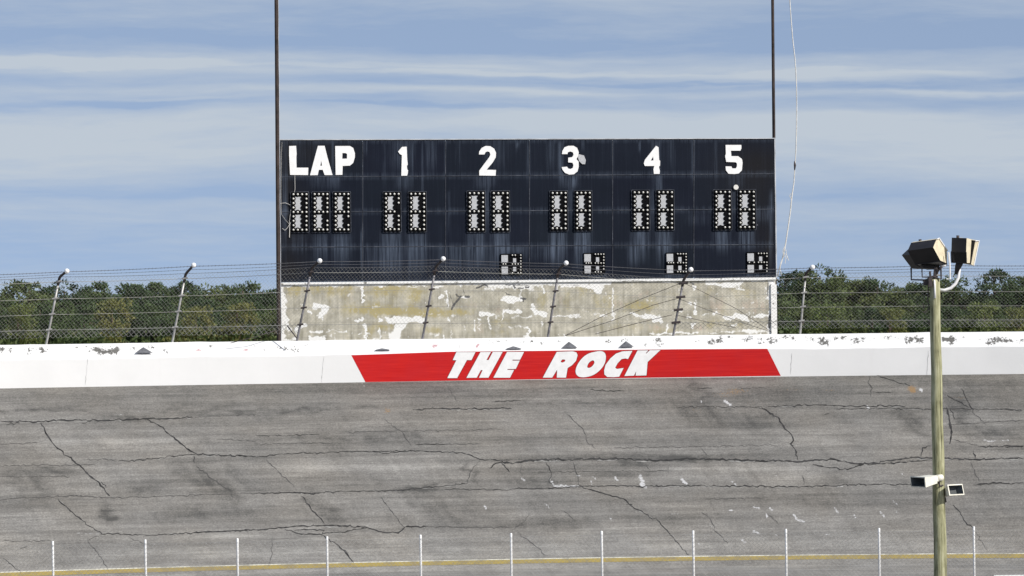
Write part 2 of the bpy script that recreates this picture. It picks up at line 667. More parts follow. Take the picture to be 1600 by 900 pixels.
M['seam'] = seam_mat()
M['trim'] = simple('pale_edge_trim', (.42, .44, .47), .5, var=.3, scale=2)
M['backing'] = simple('dark_board_steel', (.03, .032, .04), .7, var=.3)
M['black'] = simple('black_lamp_plate', (.0045, .0045, .0055), .8, var=.3, spec=.05)
M['tin'] = simple('pale_reflector_sheet', (.43, .44, .455), .5, var=.15, scale=20)
M['bulb'] = simple('frosted_bulb', (.68, .67, .62), .25, var=.1, scale=30)
M['galv'] = simple('galvanised_steel', (.38, .375, .36), .45, .35, var=.25, scale=8)
M['postpaint'] = simple('weathered_fence_steel', (.17, .165, .175), .55, .2, var=.4, scale=5)
M['rust_and_shade'] = simple('rusty_and_shaded_steel', (.06, .05, .05), .7, .2, var=.45, scale=9)  # rusty fittings; also the painted shade of the bent fence arms
M['whitecap'] = simple('white_cap', (.80, .80, .80), .4, var=.05)
M['mesh'] = simple('dull_fence_wire', (.30, .295, .27), .6, .2, var=.3, scale=2)
M['meshlight'] = simple('bright_fence_wire', (.24, .24, .225), .55, .3, var=.3, scale=2)
M['wire'] = simple('grey_barbed_wire', (.10, .10, .11), .6, .2, var=.3, scale=2)
M['whitepost'] = simple('white_fence_post', (.78, .78, .77), .5, var=.1, scale=4)
M['cream'] = simple('cream_lamp_enamel', (.66, .59, .43), .45, var=.15, scale=9)
M['lampglass'] = simple('dark_lamp_glass', (.008, .009, .011), .22, var=.3, scale=4)
M['lampdark'] = simple('dark_lamp_hood', (.016, .015, .018), .55, var=.3, scale=6)
M['rope'] = simple('pale_rope', (.62, .61, .58), .8, var=.2, scale=9)
M['polebrown'] = simple('dark_brown_pole_wood', (.040, .028, .024), .8, var=.5, scale=3)
M['hornwhite'] = simple('cream_horn_paint', (.72, .70, .60), .5, var=.12, scale=9)
M['hornshade'] = simple('shaded_horn_throat', (.075, .085, .09), .7, var=.4, scale=9)
M['concrete'] = simple('grey_concrete', (.13, .135, .15), .85, var=.3, scale=9)
M['joint'] = simple('wall_joint', (.42, .42, .41), .9, var=.2, scale=9)


def pole_wood():
    m, t, b = new_mat('weathered_pole_wood')
    o = t.n('ShaderNodeTexCoord').outputs['Object']
    n = t.noise(o, 1, 5, .65, sc=(26, 26, .8))
    n2 = t.noise(o, 1, 4, .6, sc=(8, 8, 2.2))
    n3 = t.noise(o, 1, 3, .6, sc=(60, 60, 2))
    f = t.math('ADD', t.math('MULTIPLY', n, .45), t.math('ADD', t.math('MULTIPLY', n2, .45), t.math('MULTIPLY', n3, .25)))
    f = t.math('SUBTRACT', f, t.ramp(t.noise(o, 1, 3, .6, sc=(34, 34, .35), loc=(5, 1, 0)), [(.30, .32), (.40, 0.0)]))
    f = t.math('SUBTRACT', f, .07)
    setc(t, b, t.ramp(f, [(.36, (.05, .048, .025)), (.45, (.22, .215, .115)), (.54, (.35, .345, .205)), (.66, (.54, .53, .37))]))
    b.inputs['Roughness'].default_value = .85
    bump(t, b, f, .6, .02)
    return m


M['polewood'] = pole_wood()


def foliage(name, c1, c2, c3):
    m, t, b = new_mat(name)
    o = t.n('ShaderNodeTexCoord').outputs['Object']
    rnd = t.n('ShaderNodeObjectInfo').outputs['Random']
    isl = t.n('ShaderNodeNewGeometry').outputs['Random Per Island']
    n = t.noise(o, .55, 3, .6)
    f = t.math('ADD', t.math('MULTIPLY', rnd, .5), t.math('MULTIPLY', n, .55))
    c = t.ramp(f, [(.2, c1), (.52, c2), (.85, c3)])
    c = t.mix(t.math('MULTIPLY', isl, .45), c, t.mix(1.0, c, (.6, .62, .58), 'MULTIPLY'))
    setc(t, b, c)
    b.inputs['Roughness'].default_value = .6
    b.inputs['Specular IOR Level'].default_value = .25
    tr = t.n('ShaderNodeBsdfTranslucent')
    t.l(c, tr.inputs[0])
    mx = t.n('ShaderNodeMixShader')
    mx.inputs[0].default_value = .22
    t.l(b.outputs[0], mx.inputs[1])
    t.l(tr.outputs[0], mx.inputs[2])
    outn = [x for x in t.t.nodes if x.type == 'OUTPUT_MATERIAL'][0]
    t.l(mx.outputs[0], outn.inputs[0])
    return m


M['needles'] = foliage('pine_needles', (.034, .064, .030), (.078, .118, .042), (.155, .182, .062))
M['broadleaf'] = foliage('autumn_leaves', (.10, .155, .042), (.155, .19, .055), (.20, .19, .06))
M['bushleaf'] = foliage('undergrowth_leaves', (.026, .048, .018), (.055, .082, .024), (.09, .11, .03))
M['bark'] = simple('pine_bark', (.11, .08, .06), .9, var=.4, scale=3)


def ground_mat():
    m, t, b = new_mat('dry_sandy_grass')
    o = t.n('ShaderNodeTexCoord').outputs['Object']
    f = t.math('ADD', t.math('MULTIPLY', t.noise(o, .06, 5, .6), .6), t.math('MULTIPLY', t.noise(o, 3, 4, .6), .4))
    setc(t, b, t.ramp(f, [(.35, (.05, .06, .025)), (.5, (.13, .12, .06)), (.65, (.26, .22, .14))]))
    b.inputs['Roughness'].default_value = .95
    return m


M['ground'] = ground_mat()

# ------------------------------------------------------------------ setting: ground, track, embankment
TH0, TH1 = R_(-15.8), R_(8.0)           # the part of the turn the photo shows, built fine
TA, TB = R_(-42), R_(38)


def thetas(fine):
    return np.concatenate([np.linspace(TA, TH0, 60)[:-1], np.linspace(TH0, TH1, fine), np.linspace(TH1, TB, 70)[1:]])


def polar_grid(th, rr, zz):
    T, Rr = np.meshgrid(th, rr)
    _, Z = np.meshgrid(th, zz)
    return np.stack([CX + Rr * np.sin(T), CY + Rr * np.cos(T), Z], -1), T, Rr


mb = MB()
g = 9000
mb.poly([(-g, -g, -0.45), (g, -g, -0.45), (g, g, -0.45), (-g, g, -0.45)])
tag(mb.build('ground', M['ground']), kind='structure')

STAINS = [
    (345, 760, 20, 34, .75, .42), (300, 745, 18, 26, .8, .30), (378, 745, 9, 30, .8, .25), (165, 800, 13, 16, .6, .5), (172, 812, 10, 5, 0, .5),
    (45, 755, 12, 34, .9, .34), (15, 750, 10, 34, .9, .30), (205, 651, 38, 6, 0, .55), (225, 765, 40, 7, 0, .32), (60, 643, 90, 4, 0, .4),
    (400, 640, 190, 4, 0, .42), (480, 686, 120, 4, 0, .28), (610, 684, 160, 4, 0, .24), (300, 800, 60, 12, .6, .20), (500, 800, 9, 30, .8, .38), (515, 800, 14, 30, .8, .26),
    (690, 795, 18, 26, .8, .34), (660, 790, 12, 26, .8, .26), (735, 790, 22, 20, .6, .20), (650, 764, 36, 4, 0, .75), (737, 738, 6, 16, .2, .45),
    (900, 628, 120, 4, 0, .30), (1130, 652, 60, 16, .6, .36), (1180, 668, 30, 20, .8, .26), (1080, 640, 50, 20, 0, .26), (1095, 612, 12, 16, 0, .26),
    (1060, 716, 26, 5, 0, .75), (985, 722, 14, 5, 0, .4), (1040, 716, 200, 6, 0, .22), (1430, 660, 16, 30, .8, .34), (1350, 700, 20, 30, .9, .12),
    (1540, 678, 50, 9, 0, .48), (1505, 652, 14, 26, .7, .40), (1400, 755, 24, 10, 0, .30), (1310, 748, 16, 10, 0, .30), (1490, 745, 30, 12, 0, .25), (830, 752, 60, 7, 0, .36),
    (970, 742, 50, 8, 0, .24), (900, 822, 90, 8, 0, .26), (760, 822, 100, 7, 0, .2), (560, 850, 30, 6, 0, .2), (200, 850, 110, 8, 0, .20), (1050, 815, 30, 10, .5, .2),
    (1260, 780, 120, 10, 0, .22), (1560, 800, 60, 22, 0, .22), (1530, 615, 90, 18, 0, .20), (1300, 612, 120, 10, 0, .16), (700, 610, 300, 8, 0, .12), (240, 612, 200, 14, 0, .10),
    (80, 735, 40, 5, 0, .3), (320, 690, 14, 10, .8, .2), (880, 690, 160, 8, 0, .10), (1060, 690, 100, 10, 0, .14),
    # pale worn lanes
    (150, 700, 180, 22, 0, -.14), (600, 730, 180, 14, 0, -.16), (1000, 685, 260, 18, 0, -.10), (620, 800, 90, 16, 0, -.10), (1320, 690, 120, 16, 0, -.10),
    (1120, 736, 110, 12, 0, -.24), (1230, 738, 60, 10, 0, -.18), (1000, 850, 260, 18, 0, -.14), (500, 860, 400, 12, 0, -.12), (1450, 850, 200, 16, 0, -.08), (900, 890, 900, 9, 0, -.18), (1180, 748, 300, 6, 0, -.10)]
SCUFFS = [([(859, 748), (866, 759), (903, 760)], 2.6, .72), ([(1000, 744), (1006, 760)], 4.2, .75), ([(1002, 757), (1008, 761)], 3.4, .8), ([(1065, 749), (1073, 756)], 3.2, .8), ([(961, 746), (965, 750)], 2.4, .75),
          ([(924, 752), (926, 758)], 2.2, .7), ([(902, 742), (906, 743)], 2.2, .7), ([(925, 745), (932, 749)], 2.0, .65), ([(1143, 752), (1150, 759)], 2.6, .7), ([(815, 748), (820, 751)], 2.2, .7),
          ([(852, 788), (858, 793)], 2.2, .7), ([(952, 808), (958, 816)], 1.8, .6), ([(1050, 803), (1060, 803)], 1.7, .6), ([(1140, 797), (1145, 798)], 2.2, .75), ([(1178, 792), (1186, 794)], 2.2, .75), ([(1197, 804), (1199, 808)], 2.2, .8),
          ([(1176, 830), (1186, 833)], 2.2, .75), ([(1158, 843), (1164, 847)], 2.2, .75), ([(1091, 850), (1092, 852)], 2.2, .7), ([(1111, 820), (1114, 824)], 2.0, .7), ([(758, 792), (759, 795)], 2.4, .8),
          ([(1240, 804), (1246, 813), (1256, 815)], 2.6, .78), ([(1305, 794), (1309, 801)], 2.8, .72), ([(1376, 800), (1382, 807)], 2.8, .75), ([(1402, 799), (1403, 801)], 2.2, .75), ([(1204, 794), (1207, 797)], 2.6, .78),
          ([(1396, 783), (1402, 789)], 1.9, .65), ([(1334, 804), (1338, 809)], 2.0, .68), ([(1274, 802), (1276, 805)], 1.8, .66), ([(1384, 810), (1386, 814)], 1.8, .6), ([(1395, 826), (1396, 827)], 1.9, .65), ([(1212, 836), (1216, 838)], 2.0, .7),
          ([(1356, 742), (1362, 744)], 2.2, .6), ([(1408, 740), (1410, 741)], 2.2, .75), ([(1538, 687), (1545, 690), (1556, 688)], 2.2, .68), ([(1566, 689), (1576, 688)], 1.9, .62), ([(1300, 760), (1318, 760)], 1.8, .62), ([(1488, 687), (1505, 688)], 1.6, .55),
          ([(1095, 627), (1096, 628)], 2.4, .8), ([(1133, 627), (1142, 633)], 3.0, .8), ([(1355, 635), (1357, 637)], 2.6, .85), ([(1438, 609), (1440, 610)], 2.8, .9), ([(566, 600), (571, 606)], 1.6, .7), ([(120, 832), (158, 834)], 2.4, .55),
          ([(178, 648), (196, 647)], 2.2, .52), ([(205, 643), (235, 644)], 2.0, .52), ([(405, 849), (650, 848)], 1.2, .44), ([(1060, 744), (1100, 741)], 1.6, .5), ([(1175, 745), (1215, 742)], 1.6, .5), ([(450, 771), (495, 772)], 1.5, .55),
          ([(1300, 860), (1312, 861)], 1.6, .55), ([(1285, 836), (1296, 835)], 1.6, .55)]
LEAVES = [(1150, 610, 30, 6, 0, .50), (1130, 618, 40, 6, 0, .38), (1085, 640, 30, 9, 0, .34), (1240, 609, 40, 3, 0, .42), (1300, 610, 16, 3, 0, .45), (1424, 607, 9, 6, 0, .85), (1428, 612, 6, 4, 0, .6),
          (1260, 622, 14, 3, 0, .3), (605, 642, 7, 5, 0, .55), (612, 636, 30, 14, 0, .18), (660, 603, 60, 2.2, -12, .30), (1500, 621, 26, 3, 0, .42), (715, 638, 20, 4, 0, .25), (1180, 630, 30, 8, 0, .30), (1480, 640, 30, 4, 0, .26), (1050, 670, 60, 8, 0, .10), (1170, 790, 40, 4, 0, .12)]

th = thetas(760)
rr = np.concatenate([np.linspace(RB - 20, RB, 44)[:-1], np.linspace(RB, RW + .05, 150)])
zz = bank_z(rr)
P, T, RR = polar_grid(th, rr, zz)
px, py = project(P.reshape(-1, 3))
shape = T.shape
wx = px + 26 * vnoise(px / 40, py / 14, 1) + 7 * vnoise(px / 9, py / 4, 2)
wy = py + 7 * vnoise(px / 34, py / 12, 3) + 2 * vnoise(px / 8, py / 3, 4)
stain = blobs(wx, wy, STAINS)
stain = stain * (1 + .75 * vnoise((px - .75 * py) / 10, py / 40, 5)) + .10 * np.clip(vnoise((px - .8 * py) / 16, py / 50, 6) - .15, 0, 1) * 2
stain += .22 * np.clip(vnoise(px / 60, (py + .006 * px) / 3.2, 7) - .2, 0, 1)
stain -= .16 * np.clip(vnoise(px / 90, (py + .006 * px) / 4.5, 8) - .2, 0, 1)
stain -= .10 * np.clip((py - 790) / 60, 0, 1) - .10 * np.clip((650 - py) / 40, 0, 1)
stain = stain.reshape(shape)
scuff = seg_field(px + 2.2 * vnoise(px / 4, py / 3, 9), py + 1.4 * vnoise(px / 4, py / 3, 10), SCUFFS).reshape(shape)
leaf = blobs(px, py, LEAVES).reshape(shape)
uv = np.stack([T * RW, (RR - RB) / math.cos(math.atan(SLOPE))], -1)
me = grid_mesh('race_track', P, {'stain': stain, 'scuff': scuff, 'leaf': leaf}, uv)
track = link('race_track', me, M['asphalt'], smooth=True)
tag(track, kind='structure')

# infield pavement between the pit side and the apron
th2 = np.linspace(TA, TB, 120)
P, T, RR = polar_grid(th2, np.linspace(4, RB - 20, 12), np.linspace(ZB0 - .02, ZB0, 12))
uv = np.stack([T * RW, RR], -1)
zero = np.zeros(T.shape)
me = grid_mesh('infield_pavement', P, {'stain': zero, 'scuff': zero, 'leaf': zero}, uv)
tag(link('infield_pavement', me, M['asphalt'], smooth=True), kind='structure')

# painted line: yellow with a thin white edge above it
for nm, r0, r1, mt in (('yellow_line', RL - .16, RL + .10, 'yellow'), ('white_line', RL + .104, RL + .165, 'linewhite')):
    rr2 = np.array([r0, r1])
    P, T, RR = polar_grid(thetas(400), rr2, bank_z(rr2) + .006)
    tag(link(nm, grid_mesh(nm, P), M[mt], smooth=True), kind='structure')

# earth embankment behind the wall
rr3 = np.array([RW + .5, RW + 3, RW + 9, RW + 14, RW + 22, RW + 34, RW + 40])
P, T, RR = polar_grid(thetas(120), rr3, np.array([5.45, 5.3, 4.7, 3.4, 1.2, -.2, -.5]))
tag(link('embankment', grid_mesh('embankment', P), M['ground'], smooth=True), kind='structure')

# cracks and seams in the asphalt (thin ribbons of filler just above the surface)
CRACKS = [
    (2.4, [(0, 659), (64, 659), (96, 656.5), (142, 657.5), (227, 654.6), (274, 654), (300, 652)], 0), (1.2, [(274, 654), (338, 650), (400, 648)], 1), (2.2, [(10, 664), (31, 661)], 0), (1.6, [(128, 662), (145, 657)], 0),
    (2.6, [(64, 661), (76, 683), (85, 695.5), (117, 722), (142, 745), (156, 756), (172, 775.5)], 0), (1.6, [(158, 753), (166, 762)], 0),
    (2.6, [(229, 655), (252, 667), (274, 686.6), (295, 702.6), (306, 708.7), (338, 712), (400, 713.6)], 0), (1.6, [(185, 720.5), (227, 718.6), (270, 713), (306, 709.7)], 0), (2.6, [(222, 720), (228, 719)], 0), (2, [(303, 712), (304, 724)], 0),
    (1.3, [(0, 781.6), (35, 778), (117, 774.8), (171, 778), (249, 775.5), (313, 772.7), (400, 771.3), (450, 769.5)], 1), (1.6, [(110, 775), (128, 774)], 0),
    (1.8, [(90.6, 779), (110, 798.7), (142, 823.5), (160, 834)], 0), (1.5, [(156, 834), (227, 836), (302, 832.4), (355, 830), (400, 828)], 0), (2, [(302, 832.4), (355, 830), (400, 828)], 0),
    (1.2, [(160, 834), (137, 845), (153, 864.4), (171, 893)], 1), (1.2, [(200, 838), (224, 850)], 1), (1.3, [(0, 868), (18, 882), (32, 896)], 1), (1, [(0, 846), (80, 845)], 1), (1.6, [(32, 857), (44, 853)], 1),
    (1.4, [(306, 728), (345, 758), (363, 768), (362, 782)], 1), (1.1, [(0, 694), (60, 692)], 1), (1.1, [(130, 718), (185, 719)], 1), (1, [(0, 745), (110, 744)], 1), (1, [(340, 687), (400, 689)], 1),
    (1.6, [(400, 715), (435.6, 709.8), (542, 706), (581, 706), (645, 704.5), (720, 707), (737, 712), (750, 718), (800, 718.7)], 0), (1.4, [(581, 706), (600, 709), (646, 704)], 0), (1.1, [(735, 706), (752, 710)], 1),
    (1.4, [(416, 717), (435.6, 738), (460, 761)], 1), (1.5, [(400, 772), (450, 769.5), (489, 771), (549, 767.7), (613, 766.7), (652, 763), (684, 761), (731, 755)], 0), (2, [(440, 770), (500, 771)], 0),
    (1.6, [(731, 755), (734, 740), (744, 727), (750, 720)], 1), (1.3, [(695, 765), (800, 765)], 0), (2.2, [(471, 775.5), (485, 793), (507, 818)], 0),
    (2.6, [(400, 828), (443, 825), (467.6, 822), (507, 821), (535, 822), (571, 823.6), (592, 830.7), (622, 833), (633, 823.6), (670, 822.5)], 0), (1.3, [(670, 822.5), (720, 824.6), (800, 823.6)], 1),
    (2, [(445, 827), (467, 834), (503, 836), (507, 829), (475, 827), (460, 829)], 0), (1.8, [(503, 834), (539, 832), (553, 827), (574, 825)], 0), (2.2, [(503, 836), (514, 843), (542, 864.4), (553, 880.4)], 0), (3.2, [(538, 861), (545, 870)], 0),
    (1.2, [(595.6, 777), (613, 800), (631, 823.6)], 1), (2, [(645, 640.4), (684, 638.7), (800, 638.7)], 0), (2, [(773, 627), (814, 626)], 0), (1.2, [(400, 681), (500, 679)], 0), (1, [(539, 675), (627, 674), (784, 670.7)], 1), (1.1, [(650, 694.5), (752, 694)], 1), (1.4, [(650, 694.5), (700, 694.5)], 0),
    (1, [(600, 655), (628, 675), (643, 698)], 1), (1, [(426, 838), (424, 870), (420, 884)], 1), (1, [(700, 605), (714, 628)], 1),
    (3, [(770, 718), (800, 725), (828, 719), (889, 718), (970, 717), (1020, 720), (1070, 717), (1120, 718), (1200, 720)], 0), (2.4, [(772, 726), (784, 722), (796, 738)], 0), (2, [(765, 732), (775, 724), (800, 723)], 0),
    (1.8, [(800, 764), (871, 763), (914, 759.6), (1013, 759.6), (1084, 759), (1200, 760.6), (1253, 760.6), (1317, 757.8), (1378, 756.7), (1440, 757)], 0), (1.6, [(914, 763), (928, 766.7), (974, 779), (988, 791.6), (1027, 813), (1045, 832.4), (1077, 868)], 0), (2.6, [(973, 779), (988, 789), (978, 789)], 0),
    (1, [(885, 647), (910, 669), (917, 690), (931, 701)], 1), (1.4, [(921, 610), (976, 611)], 0), (1, [(1056, 636), (1191, 636)], 0), (1.6, [(1190, 636), (1200, 643)], 0), (1.2, [(1090, 607), (1113, 607)], 0), (1, [(1152, 606), (1200, 606.5)], 1),
    (1.4, [(853, 722), (862, 740), (858, 754), (866, 761)], 0), (1.2, [(896, 723), (903, 743), (904, 758), (916, 764)], 0), (1.2, [(814, 724), (815, 745)], 1), (1.2, [(800, 829), (821, 814), (827, 800)], 1), (1, [(810, 832), (855, 868)], 1), (1.1, [(1095, 800), (1110, 811), (1120, 832), (1138, 850)], 1), (1.1, [(880, 798), (900, 815)], 1),
    (1, [(840, 738), (1044, 736)], 1), (1.6, [(1010, 727), (1016, 735)], 0), (1, [(1044, 737), (1046, 726)], 1), (1, [(960, 700), (1200, 696)], 1), (1.1, [(1095, 700), (1105, 712)], 1), (3.4, [(1180, 721), (1205, 721)], 0), (3, [(1040, 720), (1075, 716)], 0),
    (2, [(1200, 635), (1282, 633), (1335, 635), (1415, 634.4)], 0), (1.2, [(1303, 639), (1456, 638.7), (1548, 640), (1573, 638.7), (1596, 642)], 0), (1.8, [(1555, 639), (1597, 642)], 0),
    (2.6, [(1185, 636), (1200, 643), (1218, 654.7), (1226.7, 670.7), (1237, 679.6), (1240, 688.4), (1235.6, 694), (1242.7, 702.7), (1246, 718.7)], 0), (4, [(1234, 693), (1240, 697)], 0),
    (2.8, [(1200, 718.7), (1246, 722), (1278, 718.7), (1307, 718.7), (1331, 724), (1356, 725), (1399, 718.7), (1427, 715), (1456, 716), (1520, 718), (1600, 716)], 0), (2.2, [(1270, 726), (1296, 731), (1324, 734), (1350, 726)], 0), (2.2, [(1356, 726), (1430, 721), (1456, 719)], 0),
    (1.4, [(1520, 757.8), (1555, 755), (1600, 755)], 0), (2.4, [(1528, 757), (1566, 754)], 0), (1.8, [(1370, 586.4), (1399, 596), (1422, 603)], 0), (1.3, [(1360, 587), (1356, 598), (1363, 607), (1360, 620)], 0), (1.1, [(1363, 613), (1396, 613)], 0),
    (1.6, [(1502, 608), (1514, 630), (1523, 648)], 0), (1.1, [(1523, 648), (1543, 665)], 1), (1.6, [(1480, 618), (1514, 637)], 0), (4.2, [(1479, 637), (1484, 662), (1487, 676), (1484, 694)], 0), (1.4, [(1484, 637), (1492, 655)], 0),
    (2.2, [(1439, 714), (1441, 700), (1454, 697)], 0), (3.6, [(1521, 704), (1524, 716)], 0), (1.8, [(1524, 717), (1540, 718)], 0), (1.5, [(1530, 698), (1600, 697)], 0), (2, [(1570, 698), (1600, 697)], 0), (1, [(1490, 687), (1530, 698)], 1),
    (1.8, [(1489, 789), (1500, 800), (1509, 816), (1520, 825)], 0), (1, [(1525, 832), (1543, 860)], 1), (1.2, [(1257, 727), (1263, 738)], 1), (1.4, [(1254, 745), (1256, 758)], 0), (1.1, [(1516, 722), (1530, 752)], 1), (1.2, [(1480, 664), (1600, 657)], 1), (1.1, [(1200, 804), (1216, 818)], 1),
    (2, [(1288, 648), (1296, 646)], 0), (2, [(1347, 650), (1353, 651)], 0), (2.4, [(1219, 700), (1221, 701)], 0), (1, [(1220, 697), (1200, 696)], 1), (1.0, [(0, 728), (150, 727)], 1), (1, [(1100, 780), (1200, 778)], 1), (1, [(520, 692), (400, 694)], 1)]


def ribbon(mb, pts, width, surf, mi, lift, rough=1.0):
    """a ragged ribbon through photo pixels, dropped onto a surface"""
    fine = []
    for (x0, y0), (x1, y1) in zip(pts[:-1], pts[1:]):
        L = math.hypot(x1 - x0, y1 - y0)
        k = max(1, int(L / 4))
        for i in range(k):
            t = i / k
            j = (0 if i == 0 else rough)
            fine.append((x0 + (x1 - x0) * t + random.gauss(0, 1.0) * j, y0 + (y1 - y0) * t + random.gauss(0, .75) * j))
    fine.append(pts[-1])
    n = len(fine)
    rows = []
    for i, (x, y) in enumerate(fine):
        a, c = fine[max(i - 1, 0)], fine[min(i + 1, n - 1)]
        tx, ty = c[0] - a[0], c[1] - a[1]
        L = math.hypot(tx, ty) or 1
        end = min(1.0, .35 + min(i, n - 1 - i) * .35)
        hw = width * .5 * end * random.uniform(.35, 1.6)
        nx, ny = -ty / L * hw, tx / L * hw
        rows.append((surf(x + nx, y + ny) + lift, surf(x - nx, y - ny) + lift))
    for (a, b_), (c, d) in zip(rows[:-1], rows[1:]):
        mb.poly([b_, d, c, a], mi)


mb = MB()
for wd, pts, soft in CRACKS:
    ribbon(mb, pts, wd * (.66 if not soft else .58), hit_bank, soft, Vector((0, -.004, .008)))
    if not soft and len(pts) > 2:       # ravelled pale lip below the open crack
        for q0, q1 in zip(pts[:-1], pts[1:]):
            if random.random() < .75:
                f0, f1 = sorted((random.random(), random.random()))
                dn = wd * .75
                ribbon(mb, [(q0[0] + (q1[0] - q0[0]) * f + .4, q0[1] + (q1[1] - q0[1]) * f + dn) for f in (f0, (f0 + f1) / 2, f1)], wd * .55, hit_bank, 2, Vector((0, -.002, .004)))
tag(mb.build('track_cracks', [M['crack'], M['crack_soft'], M['crack_lip']]), kind='structure')

# ------------------------------------------------------------------ trackside wall
ZF0, ZF1 = 5.3, 6.67          # front face
RC, ZC = RW + .52, 7.17       # rear top edge of the sloping cap
wall = empty('track_wall', pol(R_(-6.3), RW, 5.5))
tag(wall, 'long white concrete wall at top of the banking with red THE ROCK panel', 'wall')
wloc = Vector(wall.location)
FLAKES = []
for cx, cy, rx, ry, a in [(3, 548, 6, 6, .75), (15, 548, 6, 6, .5), (45, 548, 8, 6, .5), (68, 547, 8, 6, .6), (62, 544, 5, 2, .5), (150, 547, 10, 6, .8), (165, 550, 10, 5, .75), (178, 548, 8, 6, .85), (182, 547, 4, 6, .6), (128, 543, 8, 2, .5),
                          (205, 545, 5, 3, .6), (238, 542, 7, 2, .5), (258, 550, 3, 3, .6), (330, 541, 4, 3, .7), (92, 543, 4, 2, .3), (113, 545, 3, 2, .35), (444, 544, 6, 6, .35), (462, 546, 7, 5, .5), (480, 541, 6, 4, .35), (436, 542, 4, 3, .35), (414, 545, 4, 5, .3), (398, 541, 5, 3, .3),
                          (520, 545, 3, 2, .3), (765, 533, 8, 2, .55), (778, 533, 6, 2, .5), (790, 533, 6, 2, .5), (820, 534, 8, 2, .5), (832, 533, 5, 2, .5), (848, 534, 4, 3, .6), (872, 533, 4, 2, .5), (950, 532, 4, 3, .7), (976, 531, 5, 2, .6), (1027, 530, 8, 3, .7), (1030, 539, 12, 3, .5), (1010, 540, 6, 2, .4),
                          (1092, 534, 3, 2, .5), (1113, 534, 7, 6, .6), (1125, 531, 5, 6, .7), (1140, 528, 6, 2, .6), (1165, 530, 8, 3, .7), (1172, 527, 5, 2, .5), (1190, 533, 6, 5, .5), (1206, 533, 9, 6, .7), (1225, 527, 7, 2, .6), (1238, 529, 5, 3, .6), (1267, 529, 7, 3, .65), (1286, 535, 9, 6, .85), (1285, 529, 5, 4, .6), (1306, 529, 5, 3, .5),
                          (1318, 528, 6, 3, .55), (1338, 533, 6, 5, .7), (1350, 532, 5, 5, .5), (1390, 527, 8, 3, .6), (1420, 532, 6, 5, .65), (1428, 529, 8, 4, .6), (1438, 532, 6, 5, .55), (1476, 530, 10, 3, .75), (1487, 532, 6, 5, 1.2), (1548, 534, 7, 5, .65), (1560, 530, 10, 5, .75), (1575, 533, 7, 5, .65), (1597, 533, 6, 3, .75), (1510, 526, 5, 2, .3), (1530, 530, 4, 2, .3), (560, 540, 30, 5, .08), (1000, 535, 100, 8, .08), (300, 545, 260, 5, .06), (1400, 530, 300, 6, .10)]:
    FLAKES.append((cx, cy, rx, ry, 0, a))
PINKS = [(310, 547, 8, 4, 0, .75), (385, 547, 9, 4, 0, .75), (679, 541, 7, 3, 0, .8), (746, 540, 3, 5, -.6, 1.0), (684, 538, 6, 2, 0, .4), (1207, 530, 8, 5, 0, .25), (1585, 536, 4, 4, 0, .4)]
th = np.concatenate([np.linspace(TA, TH0, 60)[:-1], np.linspace(TH0, TH1, 1300), np.linspace(TH1, TB, 70)[1:]])
prof = [(RW, ZF0), (RW, 5.9), (RW, ZF1 - .03), (RW + .02, ZF1)] + [(RW + .02 + (RC - RW - .02) * k / 7, ZF1 + (ZC - ZF1) * k / 7) for k in range(1, 8)] + [(RC + .03, ZC + .02), (RC + .28, ZC + .02), (RC + .30, ZC), (RC + .30, 4.6)]
rr = np.array([p[0] for p in prof]); zz = np.array([p[1] for p in prof])
P, T, RR = polar_grid(th, rr, zz)
# the hand-finished concrete is not perfectly straight
along = T * RW
wav = .010 * np.sin(along * .9) + .006 * np.sin(along * 2.3 + 1) + .004 * np.sin(along * 5.1 + 2)
P[2:12, :, 2] += wav[2:12]
px, py = project(P.reshape(-1, 3))
rowmask = ((np.arange(len(rr)) >= 3) & (np.arange(len(rr)) <= 12)).astype(float)[:, None]
flake = (blobs(px + 5 * vnoise(px / 5, py / 3, 11), py + 2.5 * vnoise(px / 5, py / 3, 12), FLAKES) * (1 + .8 * vnoise(px / 3, py / 2, 13))).reshape(T.shape) * rowmask
pink = blobs(px, py, PINKS).reshape(T.shape) * rowmask
P -= np.array(wloc)
link('wall_body', grid_mesh('wall_body', P, {'flake': flake, 'pink': pink}), M['wall'], wall)


def wall_pt(px, py, off):
    """a point on the wall face, off metres towards the track"""
    p = hit_cyl(px, py, RW - off)
    return p - wloc


# red panel
TOPE = [(549, 555), (700, 549.6), (860, 548), (1060, 545.6), (1199, 545)]
BOTE = [(571, 597), (720, 594.6), (880, 592), (1080, 589.2), (1220, 587.2)]


def interp(poly, t):
    k = t * (len(poly) - 1)
    i = min(int(k), len(poly) - 2)
    f = k - i
    return (poly[i][0] * (1 - f) + poly[i + 1][0] * f, poly[i][1] * (1 - f) + poly[i + 1][1] * f)


NB = 80
P = np.zeros((5, NB, 3))
for i in range(NB):
    a, b_ = interp(TOPE, i / (NB - 1)), interp(BOTE, i / (NB - 1))
    for j in range(5):
        t = j / 4
        P[4 - j, i] = wall_pt(a[0] + (b_[0] - a[0]) * t, a[1] + (b_[1] - a[1]) * t, .004)
panel_red = link('painted_panel', grid_mesh('painted_panel', P), M['red'], wall)
tag(panel_red, 'red painted panel with slanted ends and white THE ROCK lettering')


def smooth_poly(pts, it=1):
    for _ in range(it):
        o = []
        n = len(pts)
        for i in range(n):
            a, c = pts[i], pts[(i + 1) % n]
            o.append((a[0] * .75 + c[0] * .25, a[1] * .75 + c[1] * .25))
            o.append((a[0] * .25 + c[0] * .75, a[1] * .25 + c[1] * .75))
        pts = o
    return pts


